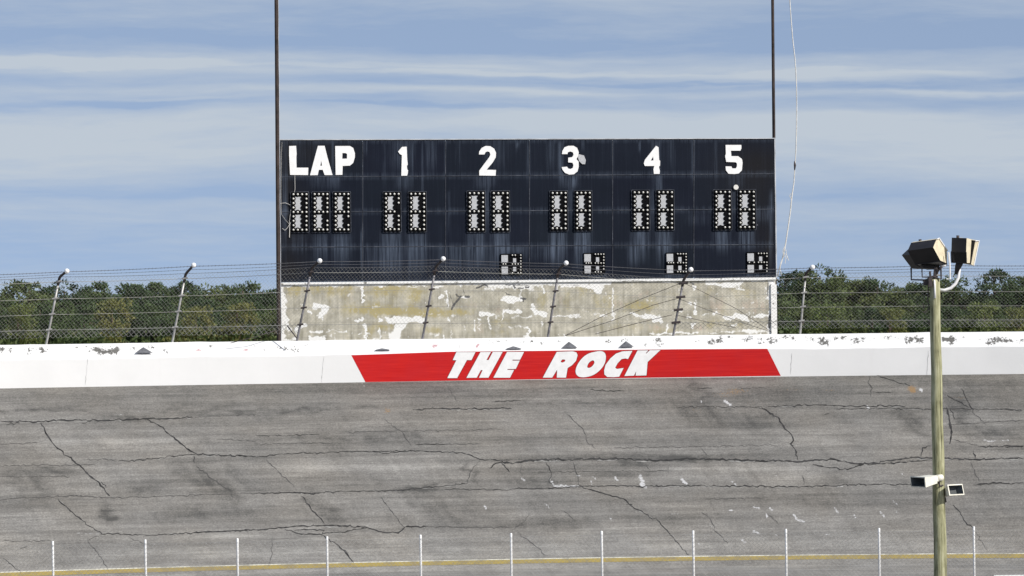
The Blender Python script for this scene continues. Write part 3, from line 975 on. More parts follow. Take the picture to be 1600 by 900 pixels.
def glyph(mb, outer, holes, fn, front, back=None):
    """flat lettering from outlines; fn(px,py,off) -> point"""
    loops = [outer] + holes
    tri = tessellate_polygon([[Vector((x, -y, 0)) for x, y in lp] for lp in loops])
    flat = [p for lp in loops for p in lp]
    vs = [fn(x, y, front) for x, y in flat]
    fs = []
    for t in tri:
        a, b_, c = (flat[i] for i in t)
        area = (b_[0] - a[0]) * (c[1] - a[1]) - (b_[1] - a[1]) * (c[0] - a[0])
        if abs(area) < 1e-7: continue
        fs.append(tuple(t) if area < 0 else tuple(reversed(t)))
    mb.face(vs, fs)
    if back is not None:
        for lp in loops:
            n = len(lp)
            for i in range(n):
                (x0, y0), (x1, y1) = lp[i], lp[(i + 1) % n]
                mb.poly([fn(x0, y0, front), fn(x1, y1, front), fn(x1, y1, back), fn(x0, y0, back)])


def sc(pts, s, ox, oy):
    return [(ox + x / s, oy + y / s) for x, y in pts]


ROCK = []
for o_, h_ in [([(205, 135), (470, 135), (415, 245), (352, 245), (215, 495), (80, 495), (205, 248), (155, 245)], []),
               ([(540, 135), (685, 133), (622, 245), (652, 245), (712, 132), (848, 131), (650, 490), (520, 490), (570, 385), (545, 385), (488, 490), (345, 492)], []),
               ([(910, 132), (1145, 132), (1090, 240), (985, 240), (985, 253), (1085, 253), (1030, 368), (915, 370), (915, 382), (1005, 382), (950, 490), (720, 490)], [])]:
    ROCK.append((sc(o_, 8.889, 690, 535), [sc(h, 8.889, 690, 535) for h in h_]))
for o_, h_, sm in [([(240, 118), (440, 112), (485, 125), (500, 160), (480, 230), (430, 285), (375, 320), (355, 440), (240, 440), (245, 340), (182, 440), (65, 440)], [[(310, 212), (345, 215), (345, 235), (315, 252), (290, 248), (292, 232)]], 0),
                   ([(700, 120), (790, 105), (840, 125), (858, 180), (840, 270), (780, 350), (700, 410), (600, 437), (520, 434), (480, 400), (472, 345), (500, 270), (560, 190), (630, 140)], [[(690, 218), (713, 240), (707, 270), (670, 312), (630, 322), (616, 305), (640, 250)]], 1),
                   ([(1060, 112), (1185, 105), (1130, 208), (1095, 200), (1050, 208), (1000, 260), (970, 315), (990, 332), (1075, 320), (1020, 428), (950, 435), (870, 432), (835, 400), (832, 350), (850, 280), (910, 200), (980, 140)], [], 0),
                   ([(1250, 100), (1385, 99), (1352, 135), (1362, 138), (1402, 98), (1535, 95), (1375, 245), (1360, 412), (1225, 415), (1232, 360), (1205, 415), (1085, 420)], [], 0)]:
    oo = sc(o_, 8, 840, 535)
    hh = [sc(h, 8, 840, 535) for h in h_]
    if sm:
        oo = smooth_poly(oo, 2); hh = [smooth_poly(h, 2) for h in hh]
    ROCK.append((oo, hh))
mb = MB()
for o_, h_ in ROCK:
    glyph(mb, o_, h_, wall_pt, .010)
mb.build('lettering', M['letter'], panel_red)
mb = MB()
for o_, h_ in ROCK:
    for lp_ in [o_] + h_:
        for (xa, ya), (xb, yb) in zip(lp_, lp_[1:] + lp_[:1]):
            L_ = math.hypot(xb - xa, yb - ya)
            if L_ < .01: continue
            nx_, ny_ = (yb - ya) / L_ * .75, -(xb - xa) / L_ * .75
            q4 = [wall_pt(xa - nx_, ya - ny_, .007), wall_pt(xa + nx_, ya + ny_, .007), wall_pt(xb + nx_, yb + ny_, .007), wall_pt(xb - nx_, yb - ny_, .007)]
            mb.poly(q4)
mb.build('lettering_edge', M['maroon'], panel_red)

# grey concrete wedges on the sloping cap, and joints in the front face
for cx, cy, hw, h in [(225, 551.5, 14, 8), (598, 547.2, 13, 2.6), (803, 545.3, 13, 3.8), (890, 543.6, 12.5, 8.8), (979, 542, 11.5, 8)]:
    pa = hit_cyl(cx - hw, cy, RW + .06) - wloc
    pb = hit_cyl(cx + hw, cy - .2, RW + .06) - wloc
    apex = hit_cyl(cx - 1, cy - h, RW + .10) - wloc
    bk = hit_cyl(cx - 1, cy - h - 1.5, RW + .45) - wloc
    fr = hit_cyl(cx - 1, cy - .2, RW + .045) - wloc
    mb = MB()
    mb.face([pa, pb, apex, bk, fr], [(0, 4, 2), (4, 1, 2), (1, 3, 2), (3, 0, 2)])
    mb.build('concrete_wedge', M['concrete'], wall)
mb = MB()
for x, y0, y1 in [(134, 584, 602), (136, 556, 584), (503, 572, 598), (505, 557, 572), (1236, 552, 585), (1449, 548, 586), (718, 536, 548)]:
    ribbon(mb, [(x + 1.2, y0), (x - .8, y1)], .7, lambda a, c: Vector(wall_pt(a, c, .005)), 0, Vector((0, 0, 0)), .3)
mb.build('expansion_joint', M['joint'], wall)

# ------------------------------------------------------------------ scoreboard
BL, BR = at(437, 442, 124.0), at(1211, 433, 127.4)
ang = math.atan2(BR.y - BL.y, BR.x - BL.x)
ex = Vector((math.cos(ang), math.sin(ang), 0))
ey = Vector((-math.sin(ang), math.cos(ang), 0))
BO = Vector((BL.x, BL.y, 4.55))
board = empty('scoreboard', BO, ang)
tag(board, 'big navy lap scoreboard with white LAP lettering and bulb digits on a peeling base', 'scoreboard')


def B(px, py, off=0.0):
    """photo pixel -> board coordinates; off = metres in front of the face"""
    d = ray(px, py)
    t = (BO - EYE).dot(ey) / d.dot(ey)
    p = EYE + d * t - BO
    return Vector((p.dot(ex), -off, p.z))


U1 = B(1211, 330).x
ZTOP = B(823, 218.6).z
ZMID = B(823, 438.5).z
# backing box
mb = MB()
mb.box(0.02, U1 - .02, .05, .75, ZMID + .05, ZTOP - .03)
mb.build('board_casing', M['backing'], board)
# front panels
vx = [437.5, 566.5, 696, 827, 957, 1084, 1211]
hy = [219.5, 274.5, 331, 384.5, 438.5]


def hline(i, x):
    """row edges run very slightly uphill to the right, as the board is seen"""
    y = hy[i]
    return {0: 220.0 - 2.4 * (x - 437) / 774, 1: 275.6 - 5.0 * (x - 437) / 774 + 1, 2: 331.4 - 4.6 * (x - 437) / 774, 3: 386.2 - 4.2 * (x - 437) / 774, 4: 441.2 - 7.6 * (x - 437) / 774}[i]


DIRT = []   # vertical run marks: (x, y0, y1, half width, amount)
for x, y0, y1, hw, a in [(571, 221, 246, 2.2, 1.3), (566, 224, 438, 1.6, .35), (628, 222, 274, 18, .45), (630, 276, 300, 12, .5), (601, 222, 300, 1.5, .5), (660, 222, 330, 1.5, .6), (696, 222, 275, 1.8, .6), (645, 222, 300, 1.5, .5), (675, 224, 275, 9, .4), (716, 224, 275, 4, .3),
                         (759, 276, 298, 16, .55), (760, 300, 365, 3, .4), (775, 224, 276, 20, .28), (809, 222, 234, 2.5, 1.0), (826, 222, 300, 3, .5), (876, 222, 300, 4, .9), (890, 276, 298, 14, .5), (897, 276, 296, 4, .7), (911, 222, 240, 3, .4), (999, 222, 240, 1.6, .9), (1025, 222, 300, 7, .55), (1030, 274, 340, 5, .6), (1050, 222, 275, 6, .25), (1083, 222, 300, 2.5, .5), (957, 222, 300, 2, .3),
                         (1118, 222, 300, 3, .3), (1150, 275, 300, 12, .25), (478, 222, 274, 20, .12), (524, 276, 300, 8, .4), (520, 222, 300, 2, .35), (505, 276, 298, 22, .35), (860, 222, 276, 6, .4),
                         (612, 364, 438, 15, .85), (651, 364, 438, 15, .75), (743, 363, 425, 14, .8), (781, 363, 425, 14, .9), (872, 361, 420, 13, 1.0), (911, 361, 430, 13, 1.0), (1000, 360, 415, 13, .95), (1038, 360, 420, 13, .95), (1128, 359, 400, 13, .75), (1166, 359, 395, 13, .85),
                         (467, 366, 400, 12, .3), (501, 366, 420, 12, .5), (534, 366, 425, 14, .7), (566, 360, 440, 3, .5), (640, 300, 364, 2.5, .6), (762, 296, 364, 3, .45), (892, 296, 360, 3, .5), (1019, 296, 360, 3, .5), (1147, 296, 360, 3, .35),
                         (800, 386, 396, 18, .6), (798, 430, 437, 18, .9), (929, 428, 436, 18, .9), (1056, 427, 435, 18, .9), (1183, 426, 434, 18, .9), (1090, 335, 355, 18, .3), (1190, 330, 350, 14, .5), (1205, 300, 430, 3, .5), (590, 390, 430, 20, .2), (820, 386, 410, 30, .3), (700, 386, 430, 30, .25), (860, 386, 415, 10, .5), (990, 386, 420, 10, .5), (700, 300, 380, 3, .3), (445, 222, 440, 4, .5), (735, 386, 440, 40, .3), (610, 386, 440, 40, .25)]:
    DIRT.append((x, y0, y1, hw, a))
DRAB = [(450, 300, 12, 120, 0, .7), (495, 240, 60, 24, 0, .6), (1180, 255, 60, 30, 0, .8), (450, 420, 30, 20, 0, .6), (1190, 360, 20, 60, 0, .5), (1170, 300, 50, 30, 0, .4), (1203, 400, 6, 40, 0, .8), (470, 345, 20, 60, 0, .5)]
for ci in range(6):
    for ri in range(4):
        nx_, ny_ = 72, 9
        P = np.zeros((ny_, nx_, 3))
        dirt = np.zeros((ny_, nx_)); QX = np.zeros((ny_, nx_)); QY = np.zeros((ny_, nx_))
        g = .55
        gx0 = vx[ci] + (g if ci else 0); gx1 = vx[ci + 1] - (g if ci < 5 else 0)
        tilt = random.uniform(-.012, .012); tz = random.uniform(-.006, .006)
        for j in range(ny_):
            for i in range(nx_):
                fx = i / (nx_ - 1); fy = j / (ny_ - 1)
                x = gx0 + (gx1 - gx0) * fx
                ya = hline(ri, x) + (g if ri else 0); yb = hline(ri + 1, x) - (g if ri < 3 else 0)
                y = yb + (ya - yb) * fy
                p = B(x, y, 0.0)
                p.y = tilt * (fx - .5) + tz * (fy - .5) + .010 * math.sin(fx * 3.14) * random.choice((1, 1)) * (1 if (ci + ri) % 2 else -1) * math.sin(fy * 3.14)
                P[j, i] = p; QX[j, i] = x; QY[j, i] = y
        for (dx, y0, y1, hw, a) in DIRT:
            if y1 < QY.min() or y0 > QY.max(): continue
            fadeh = np.clip((QY - y0 + 3) / 4, 0, 1) * np.clip((y1 - QY) / (0.55 * (y1 - y0)), 0, 1)
            sw = np.exp(-np.abs((QX - dx) / hw) ** 4)
            dirt += a * sw * fadeh
        # grime along the seams
        for e in (0, 1):
            dirt[0 if e == 0 else -1, :] += .35
        drab = blobs(QX, QY, DRAB)
        link('sign_panel', grid_mesh('sign_panel', P, {'dirt': dirt, 'drab': np.clip(drab, 0, 1)}), M['panel'], board)
# pale cover strips over the panel joints, top trim, side edges
def strip(pts, hw):
    m_ = MB()
    q = [B(x, y, .016) for x, y in pts]
    for a, c in zip(q[:-1], q[1:]):
        d = (c - a).normalized()
        n_ = Vector((-d.z, 0, d.x)) * hw
        m_.face([a - n_, c - n_, c + n_, a + n_, a - n_ + Vector((0, .02, 0)), c - n_ + Vector((0, .02, 0)), c + n_ + Vector((0, .02, 0)), a + n_ + Vector((0, .02, 0))],
                [(0, 1, 2, 3), (0, 4, 5, 1), (2, 6, 7, 3)])
    m_.build('joint_strip', M['seam'], board)
for ri in (1, 2, 3):
    strip([(x, hline(ri, x)) for x in (438, 566.5, 696, 827, 957, 1084, 1209)], .013)
for ci in range(1, 6):
    for ri in range(4):
        strip([(vx[ci] + .3, hline(ri, vx[ci]) + 1.2), (vx[ci], hline(ri + 1, vx[ci]) - 1.2)], .012)
mb = MB()
a, c = B(436.5, 219.0), B(1211.5, 216.8)
mb.face([(a.x, -.03, a.z), (c.x, -.03, c.z), (c.x, .78, c.z), (a.x, .78, a.z), (a.x, -.03, a.z + .035), (c.x, -.03, c.z + .035), (c.x, .78, c.z + .035), (a.x, .78, a.z + .035)],
        [(0, 1, 5, 4), (1, 2, 6, 5), (2, 3, 7, 6), (3, 0, 4, 7), (4, 5, 6, 7), (3, 2, 1, 0)])
mb.build('top_trim', M['trim'], board)
mb = MB()
a, c = B(1211.2, 217), B(1211.2, 434)
mb.box(U1 + .004, U1 + .05, -.02, .76, c.z, a.z)
mb.build('side_trim', M['trim'], board)

# lettering
GL = [
    ('LAP', [(sc([(155, 110), (300, 105), (312, 270), (305, 340), (310, 560), (555, 560), (550, 715), (175, 710), (155, 300)], 13.333, 440, 220), []),
             (sc([(755, 105), (895, 105), (950, 330), (1060, 715), (895, 715), (855, 605), (775, 605), (750, 715), (590, 718)], 13.333, 440, 220), [sc([(825, 415), (840, 520), (805, 520)], 13.333, 440, 220)]),
             (sc([(1115, 110), (1420, 108), (1490, 150), (1525, 260), (1525, 340), (1490, 460), (1420, 518), (1270, 525), (1265, 710), (1125, 712)], 13.333, 440, 220), [sc([(1265, 255), (1340, 258), (1362, 280), (1360, 372), (1262, 374)], 13.333, 440, 220)])]),
    ('1', [(sc([(105, 150), (160, 85), (225, 82), (232, 260), (240, 330), (228, 350), (232, 395), (245, 410), (240, 450), (230, 485), (150, 485), (158, 200), (130, 185)], 8.889, 610, 220), [])]),
    ('2', [(sc([(1228, 190), (1232, 150), (1265, 100), (1320, 72), (1385, 75), (1440, 110), (1465, 165), (1462, 230), (1420, 300), (1335, 402), (1465, 405), (1460, 485), (1232, 482), (1232, 415), (1370, 230), (1388, 190), (1375, 155), (1345, 148), (1318, 160), (1305, 190)], 8.889, 610, 220), [])]),
    ('3', [(sc([(158, 185), (165, 140), (195, 90), (250, 70), (320, 70), (370, 100), (392, 160), (385, 210), (360, 255), (390, 290), (392, 360), (375, 425), (325, 465), (260, 470), (200, 445), (165, 400), (155, 365), (230, 360), (245, 385), (280, 392), (310, 375), (318, 335), (305, 305), (245, 300), (245, 235), (300, 228), (320, 195), (310, 160), (275, 148), (240, 160), (235, 185)], 8.889, 860, 220), [])]),
    ('4', [(sc([(1465, 70), (1500, 90), (1508, 265), (1522, 280), (1520, 345), (1505, 360), (1518, 420), (1515, 460), (1435, 460), (1430, 395), (1440, 350), (1310, 350), (1295, 315), (1310, 265)], 8.889, 860, 220), [sc([(1425, 220), (1430, 272), (1392, 275)], 8.889, 860, 220)])]),
    ('5', [(sc([(235, 65), (480, 65), (482, 120), (465, 155), (318, 155), (325, 240), (430, 240), (490, 285), (500, 340), (490, 460), (440, 510), (370, 520), (280, 515), (240, 460), (235, 400), (325, 400), (340, 430), (395, 432), (412, 400), (412, 355), (390, 335), (245, 330), (228, 240), (240, 200)], 10, 1110, 220), [])])]
for nm, polys in GL:
    mb = MB()
    for o_, h_ in polys:
        glyph(mb, o_, h_, B, .030, .008)
    ob = mb.build('lettering', M['letter'], board)
    ob['label'] = 'white painted ' + ('word LAP' if nm == 'LAP' else 'number ' + nm)
mb = MB()
glyph(mb, sc([(390, 185), (465, 205), (490, 270), (480, 325), (440, 325), (395, 280), (380, 230)], 8.889, 860, 220), [], B, .036, .008)
mb.build('torn_patch', M['tin'], board)
mb = MB()
p = B(1149.3, 292.6, .06)
circ = [(p.x + .1 * math.cos(k * math.pi / 8), p.z + .1 * math.sin(k * math.pi / 8)) for k in range(16)]
mb.poly([(x, -.09, z) for x, z in circ])
for k in range(16):
    (xa, za), (xb, zb) = circ[k], circ[(k + 1) % 16]
    mb.poly([(xa, -.09, za), (xb, -.09, zb), (xb, 0, zb), (xa, 0, za)])
mb.build('round_plate', M['bulb'], board)

# bulb digits
bm_ = MB(); bm_.ball((0, 0, 0), .042, 8, 5)
bulb_me = bm_.mesh('bulb'); bulb_me.materials.append(M['bulb'])
bulb_me.polygons.foreach_set('use_smooth', [True] * len(bulb_me.polygons))
rest = MB()


def disc(mb, x, z, r, y0, y1, mi=0, n=10):
    c = [(x + r * math.cos(2 * math.pi * k / n), z + r * math.sin(2 * math.pi * k / n)) for k in range(n)]
    mb.poly([(a, y1, b_) for a, b_ in c], mi)
    for k in range(n):
        (xa, za), (xb, zb) = c[k], c[(k + 1) % n]
        mb.poly([(xa, y1, za), (xb, y1, zb), (xb, y0, zb), (xa, y0, za)], mi)


def bbox_px(mb, x0, x1, y0, y1, f, b_, mi=0):
    a, c = B(x0, y1), B(x1, y0)
    mb.box(a.x, c.x, -f, -b_, a.z, c.z, mi)


def digit(x0, x1, y0, y1, single, missing=()):
    sx, sy = (x1 - x0) / 3, (y1 - y0) / 8
    root_mb = MB()
    bbox_px(root_mb, x0 - 3.0, x1 + 3.4, y0 - 3.4, y1 + 3.6, .06, .012)
    # sockets: round cups around every bulb, plus the dark inner column
    pts = []
    for c in range(4):
        for r in (0, 4, 8):
            pts.append((c, r))
    for r in (1, 2, 3, 5, 6, 7):
        pts += [(0, r), (3, r)]
    for c, r in pts:
        q = B(x0 + c * sx, y0 + r * sy)
        disc(root_mb, q.x, q.z, .095, -.06, -.085)
    for r in (1, 2, 3, 5, 6, 7):
        q = B(x0 + 2.12 * sx, y0 + r * sy)
        disc(root_mb, q.x, q.z, .082, -.06, -.085)
    for yy in ((y0 + .8 * sy, y0 + 3.3 * sy), (y0 + 4.75 * sy, y0 + 7.3 * sy)):
        bbox_px(root_mb, x0 + 2.15 * sx, x0 + 2.7 * sx, yy[0], yy[1], .083, .06)
    root = root_mb.build('digit_display', M['black'], board)
    for ya, yb in ((.55, 3.62), (4.6, 7.62)):
        wm = MB()
        bbox_px(wm, x0 + .22 * sx, x0 + 2.05 * sx, y0 + ya * sy, y0 + yb * sy, .066, .058)
        wm.build('reflector', M['tin'], root)
    fm = MB()
    bbox_px(fm, x0 - 4.0, x1 + 4.4, y0 - 4.4, y0 - 3.45, .05, .012)
    bbox_px(fm, x0 - 4.0, x1 + 4.4, y1 + 3.65, y1 + 4.9, .05, .012)
    bbox_px(fm, x0 - 4.0, x0 - 3.05, y0 - 3.42, y1 + 3.62, .05, .012)
    bbox_px(fm, x1 + 3.45, x1 + 4.4, y0 - 3.42, y1 + 3.62, .05, .012)
    fm.build('bezel', M['seam'], root)
    for k, (c, r) in enumerate(pts):
        if (c, r) in missing: continue
        q = B(x0 + c * sx, y0 + r * sy, .105)
        if single:
            o = bpy.data.objects.new('bulb', bulb_me)
            o.parent = root
            o.location = q
            COL.objects.link(o)
        else:
            rest.ball(q, .042, 8, 5)


DIG = [(458, 478.2, 303.8, 359.2, 1, ()), (491.1, 510.8, 303.6, 359, 1, ((3, 5),)), (523.8, 543.6, 303.5, 358.9, 1, ((3, 6),)), (602.4, 622.2, 303.3, 358.4, 1, ((3, 3), (3, 4))), (641.7, 661.8, 303.2, 358.3, 0, ()),
       (733.3, 753.9, 302.1, 358.7, 0, ()), (770.7, 792, 302.1, 358.6, 0, ()), (862.7, 882.7, 301.9, 356.8, 0, ()), (900.8, 920.5, 301.6, 356.6, 0, ((2, 8),)),
       (990.7, 1010.7, 300.8, 356, 0, ((3, 2),)), (1028.8, 1048.8, 300.6, 355.8, 0, ((3, 2),)), (1118.1, 1138.7, 300.2, 355.2, 0, ((1, 8),)), (1156, 1176.5, 300, 355, 0, ())]
for d in DIG:
    digit(*d)

# small tenths displays along the lower edge
for x0, y0 in [(782.5, 396.4), (912, 394.9), (1040.6, 394.4), (1166.7, 393.7)]:
    mb = MB()
    bbox_px(mb, x0, x0 + 33, y0, y0 + 32.6, .06, .012)
    cols = [x0 + 17.4, x0 + 21.8, x0 + 26.2, x0 + 30.4]
    rows = [y0 + 2.4 + 4.63 * k for k in range(7)]
    pts = [(c, r) for c in cols for r in (rows[0], rows[3], rows[6])] + [(cols[3], rows[k]) for k in (1, 2, 4, 5)] + [(x0 + 10.6, rows[3]), (x0 + 6.8, rows[3]), (x0 + 3, rows[3])]
    for c, r in pts:
        q = B(c, r)
        disc(mb, q.x, q.z, .062, -.06, -.085, n=8)
    root = mb.build('tenths_display', M['black'], board)
    for bx0, bx1, by0, by1, f_ in ((.6, 10.6, 2.2, 14.6, .066), (.9, 10.6, 20.2, 32.2, .066), (18.6, 23.4, 7.2, 14.4, .0865), (18.6, 23.4, 20.8, 27.6, .0865)):
        wm = MB()
        bbox_px(wm, x0 + bx0, x0 + bx1, y0 + by0, y0 + by1, f_, .058)
        wm.build('reflector', M['tin'], root)
    for c, r in pts:
        if random.random() < .09: continue
        rest.ball(B(c, r, .095), .031, 7, 4)
o = rest.build('bulb_array', M['bulb'], board, True)
tag(o, kind='stuff')

# weathered base below the board
BX = [436.5, 1212]
WHITE = [  # photo polylines of surviving white paint
    ([(437, 446), (640, 442), (830, 440), (1212, 436)], 3.0, .80), ([(700, 441), (860, 440), (950, 441)], 6, .72), ([(928, 444), (936, 452)], 7, .9), ([(880, 445), (925, 448)], 3.6, .8), ([(760, 444), (840, 444)], 6, .66), ([(760, 452), (795, 447)], 3, .6), ([(802, 448), (832, 450)], 6, .62),
    ([(441, 450), (443, 470), (442, 500), (441, 530)], 5.5, .82), ([(447, 500), (452, 512)], 4, .75), ([(1206, 442), (1206, 520)], 6, .85), ([(566, 448), (568, 473)], 2.4, .85), ([(493, 478), (510, 480), (503, 495)], 5, .86), ([(508, 480), (508, 488)], 4, .7), ([(482, 487), (485, 488)], 2, .9),
    ([(463, 515), (474, 509), (478, 510)], 4.2, .9), ([(555, 500), (567, 500)], 2.2, .85), ([(568, 496), (568, 500)], 3, .8), ([(571, 508), (571, 516)], 3, .9), ([(571, 520), (571, 530)], 1.6, .7), ([(592, 500), (596, 501)], 3, .8), ([(606, 496), (610, 499)], 3, .8),
    ([(610, 501), (635, 501), (661, 500)], 5.5, .92), ([(625, 504), (632, 510), (634, 508)], 5, .85), ([(622, 514), (620, 530)], 8, .9), ([(616, 525), (620, 532)], 9, .8), ([(485, 529), (500, 528), (505, 531)], 4.5, .85), ([(447, 531), (460, 531)], 3, .7), ([(686, 464), (689, 460)], 3, .8), ([(698, 455), (699, 480)], 1.8, .65), ([(701, 499), (702, 503)], 2.4, .9),
    ([(786, 468), (812, 468)], 5, .95), ([(786, 486), (814, 486)], 3, .92), ([(750, 490), (770, 493)], 3, .85), ([(746, 497), (752, 497)], 2, .8), ([(800, 494), (822, 495)], 2, .6), ([(832, 478), (838, 487)], 4, .92), ([(838, 488), (852, 491)], 3.2, .9), ([(849, 447), (849, 458)], 2, .8), ([(871, 448), (872, 452)], 2, .8),
    ([(866, 493), (905, 493)], 1.2, .62), ([(957, 452), (957, 500)], 1.6, .75), ([(939, 494), (943, 494)], 2, .8), ([(985, 492), (1003, 492)], 1.8, .75), ([(1008, 494), (1030, 497)], 4, .95), ([(1022, 500), (1034, 503)], 4, .9), ([(1085, 447), (1085, 453)], 2.6, .9), ([(1086, 474), (1085, 482), (1086, 490)], 2, .85), ([(1076, 474), (1078, 474)], 2.2, .9),
    ([(1085, 508), (1085, 511)], 2.4, .9), ([(1105, 442), (1130, 445), (1160, 444)], 3, .85), ([(1135, 447), (1142, 448)], 3, .85), ([(1150, 452), (1164, 453)], 2, .7), ([(1133, 496), (1145, 498)], 3, .9), ([(1148, 494), (1166, 496), (1168, 500)], 4, .95), ([(1145, 508), (1150, 507)], 2, .8), ([(1182, 493), (1202, 493)], 3, .8), ([(1188, 496), (1192, 496)], 3, .7),
    ([(1114, 491), (1118, 489)], 2.2, .85), ([(1076, 496), (1077, 497)], 2, .9), ([(826, 510), (827, 530)], 2.2, .75), ([(820, 526), (836, 526)], 2, .6), ([(702, 500), (706, 528)], 1.4, .6), ([(765, 497), (767, 512)], 2, .6), ([(750, 500), (749, 515)], 1.6, .55), ([(1162, 517), (1180, 517)], 2.4, .75), ([(1030, 521), (1090, 520)], 2, .7), ([(1110, 520), (1200, 518)], 1.6, .6)]
OLIVE = [(460, 455, 14, 7, 0, .7), (500, 450, 30, 9, 0, .62), (535, 455, 22, 9, 0, .70), (590, 454, 18, 10, 0, .65), (620, 453, 20, 10, 0, .8), (655, 455, 14, 8, 0, .7), (645, 465, 12, 10, 0, .55), (560, 484, 30, 8, 0, .62), (590, 485, 28, 9, 0, .75), (620, 486, 34, 8, 0, .9), (660, 488, 30, 7, 0, .85), (690, 488, 14, 7, 0, .7), (720, 487, 16, 6, 0, .9),
         (600, 512, 22, 6, 0, .55), (675, 515, 20, 6, 0, .5), (580, 520, 8, 12, 0, .45), (780, 502, 10, 6, 0, .6), (780, 520, 14, 8, 0, .3), (910, 453, 12, 10, 0, .5), (945, 470, 16, 18, 0, .45), (888, 470, 10, 16, 0, .3), (1000, 480, 24, 8, 0, .8), (1020, 470, 12, 12, 0, .5), (850, 470, 8, 16, 0, .4), (980, 510, 40, 8, 0, .25), (1115, 505, 16, 8, 0, .5), (1160, 458, 24, 10, 0, .3), (1110, 455, 14, 10, 0, .3), (1040, 516, 20, 6, 0, .4), (1155, 506, 10, 6, 0, .4)]
ROSY = [(545, 465, 14, 20, 0, .35), (875, 468, 8, 14, 0, .6), (735, 478, 16, 8, 0, .5), (750, 510, 8, 14, 0, .6), (970, 475, 20, 10, 0, .5), (1175, 478, 30, 12, 0, .7), (1120, 475, 14, 20, 0, .6), (1095, 512, 14, 8, 0, .6), (1030, 511, 16, 6, 0, .8), (1000, 460, 20, 6, -2, .5), (780, 485, 12, 10, 0, .4), (525, 512, 22, 6, 0, .3)]
BLACK = [([(720, 463), (712, 473), (706, 483)], 1.9, .85), ([(713, 460), (716, 463)], 2, .7), ([(704, 462), (708, 475)], 1.1, .6), ([(699, 465), (700, 478)], 1.0, .55), ([(728, 463), (733, 464)], 2.4, .75), ([(724, 452), (726, 462)], 1.2, .55), ([(745, 450), (757, 445), (762, 447)], 1.5, .75), ([(762, 449), (792, 458)], 1.0, .5), ([(802, 447), (805, 450)], 1.5, .7), ([(810, 451), (818, 450)], 1.5, .7),
         ([(822, 449), (826, 449)], 1.5, .7), ([(790, 445), (826, 446)], 1.0, .6), ([(792, 460), (800, 461)], 1.3, .6), ([(814, 466), (822, 467)], 1.6, .75), ([(818, 467), (818, 471)], 1.3, .7), ([(1200, 442), (1200, 462)], 1.2, .75), ([(1203, 494), (1202, 512)], 2.2, .85), ([(1206, 480), (1204, 495)], 1.2, .7), ([(1080, 442), (1084, 444)], 1.6, .8), ([(640, 442), (712, 442)], .8, .5), ([(846, 446), (910, 446)], .8, .55), ([(1062, 441), (1200, 439)], .7, .5), ([(779, 466), (783, 471)], 2.0, .5), ([(755, 512), (756, 517)], 2.0, .5), ([(445, 456), (444, 462)], 1.4, .6)]
nx_, ny_ = 1000, 110
P = np.zeros((ny_, nx_, 3))
QX = np.zeros((ny_, nx_)); QY = np.zeros((ny_, nx_))
for i in range(nx_):
    x = BX[0] + (BX[1] - BX[0]) * i / (nx_ - 1)
    ya = hline(4, x) + .6
    for j in range(ny_):
        y = 545 + (ya - 545) * j / (ny_ - 1)
        p = B(x, y); p.y = .03
        P[j, i] = p; QX[j, i] = x; QY[j, i] = y
rw = random.Random(21)
for k in range(90):          # small leftovers of paint, most along the block courses and the upper edge
    x = rw.uniform(445, 1200)
    y = rw.choice([rw.gauss(447, 3), rw.gauss(493, 2.5), rw.uniform(450, 528), rw.gauss(522, 5)])
    L_ = rw.uniform(1, 16) if rw.random() < .7 else rw.uniform(10, 34)
    up_ = rw.random() < .35
    WHITE.append(([(x, y), (x + (rw.uniform(-1, 1) if up_ else L_), y + (min(L_, 14) if up_ else rw.uniform(-1, 1)))], rw.uniform(1.0, 2.6), rw.uniform(.42, .66)))
VX = QX + 5.0 * vnoise(QX / 9, QY / 7, 21) + 1.6 * vnoise(QX / 2.6, QY / 2.2, 22)
VY = QY + 4.0 * vnoise(QX / 10, QY / 8, 23) + 1.3 * vnoise(QX / 2.6, QY / 2.2, 24)
pn = seg_field(VX, VY, WHITE) + .16 * vnoise(QX / 3, QY / 5, 25)
ol = blobs(QX + 8 * vnoise(QX / 14, QY / 9, 26), QY + 5 * vnoise(QX / 14, QY / 9, 27), OLIVE) * (1 + .9 * vnoise(QX / 4, QY / 9, 28))
attrs = {'paint': pn, 'olive': ol, 'rosy': blobs(VX, VY, ROSY) * (1 + .8 * vnoise(QX / 4, QY / 10, 29)), 'black': seg_field(QX + 1.2 * vnoise(QX / 4, QY / 4, 30), QY + 1.0 * vnoise(QX / 4, QY / 4, 31), BLACK),
         'tone': vnoise(QX / 22, QY / 16, 32) + .6 * vnoise(QX / 5, QY / 22, 33), 'course': np.exp(-np.abs(((QY + (QX - 437) * .0095 - 446.5) % 23.2) - 11.6) ** 2 / .5)}
base = link('base_wall', grid_mesh('base_wall', P, attrs), M['basewall'], board)
mb = MB()
mb.box(.01, U1 - .01, .04, .7, 0, ZMID - .03)
mb.build('base_core', M['concrete'], board)
mb = MB()
q0, q1 = B(437, 443.6), B(1212, 435.4)
mb.face([(q0.x, -.05, q0.z - .03), (q1.x, -.05, q1.z - .05), (q1.x, .025, q1.z - .05), (q0.x, .025, q0.z - .03), (q0.x, -.05, q0.z + .05), (q1.x, -.05, q1.z + .05), (q1.x, .025, q1.z + .05), (q0.x, .025, q0.z + .05)],
        [(0, 1, 5, 4), (1, 2, 6, 5), (2, 3, 7, 6), (3, 0, 4, 7), (4, 5, 6, 7), (3, 2, 1, 0)])
mb.build('ledge', M['peeled'], board)
mb = MB()
a = B(1204, 440); c = B(1213, 440)
mb.box(a.x, c.x, -.045, .7, 0, a.z - .1)
mb.build('corner_post', M['peeled'], board)
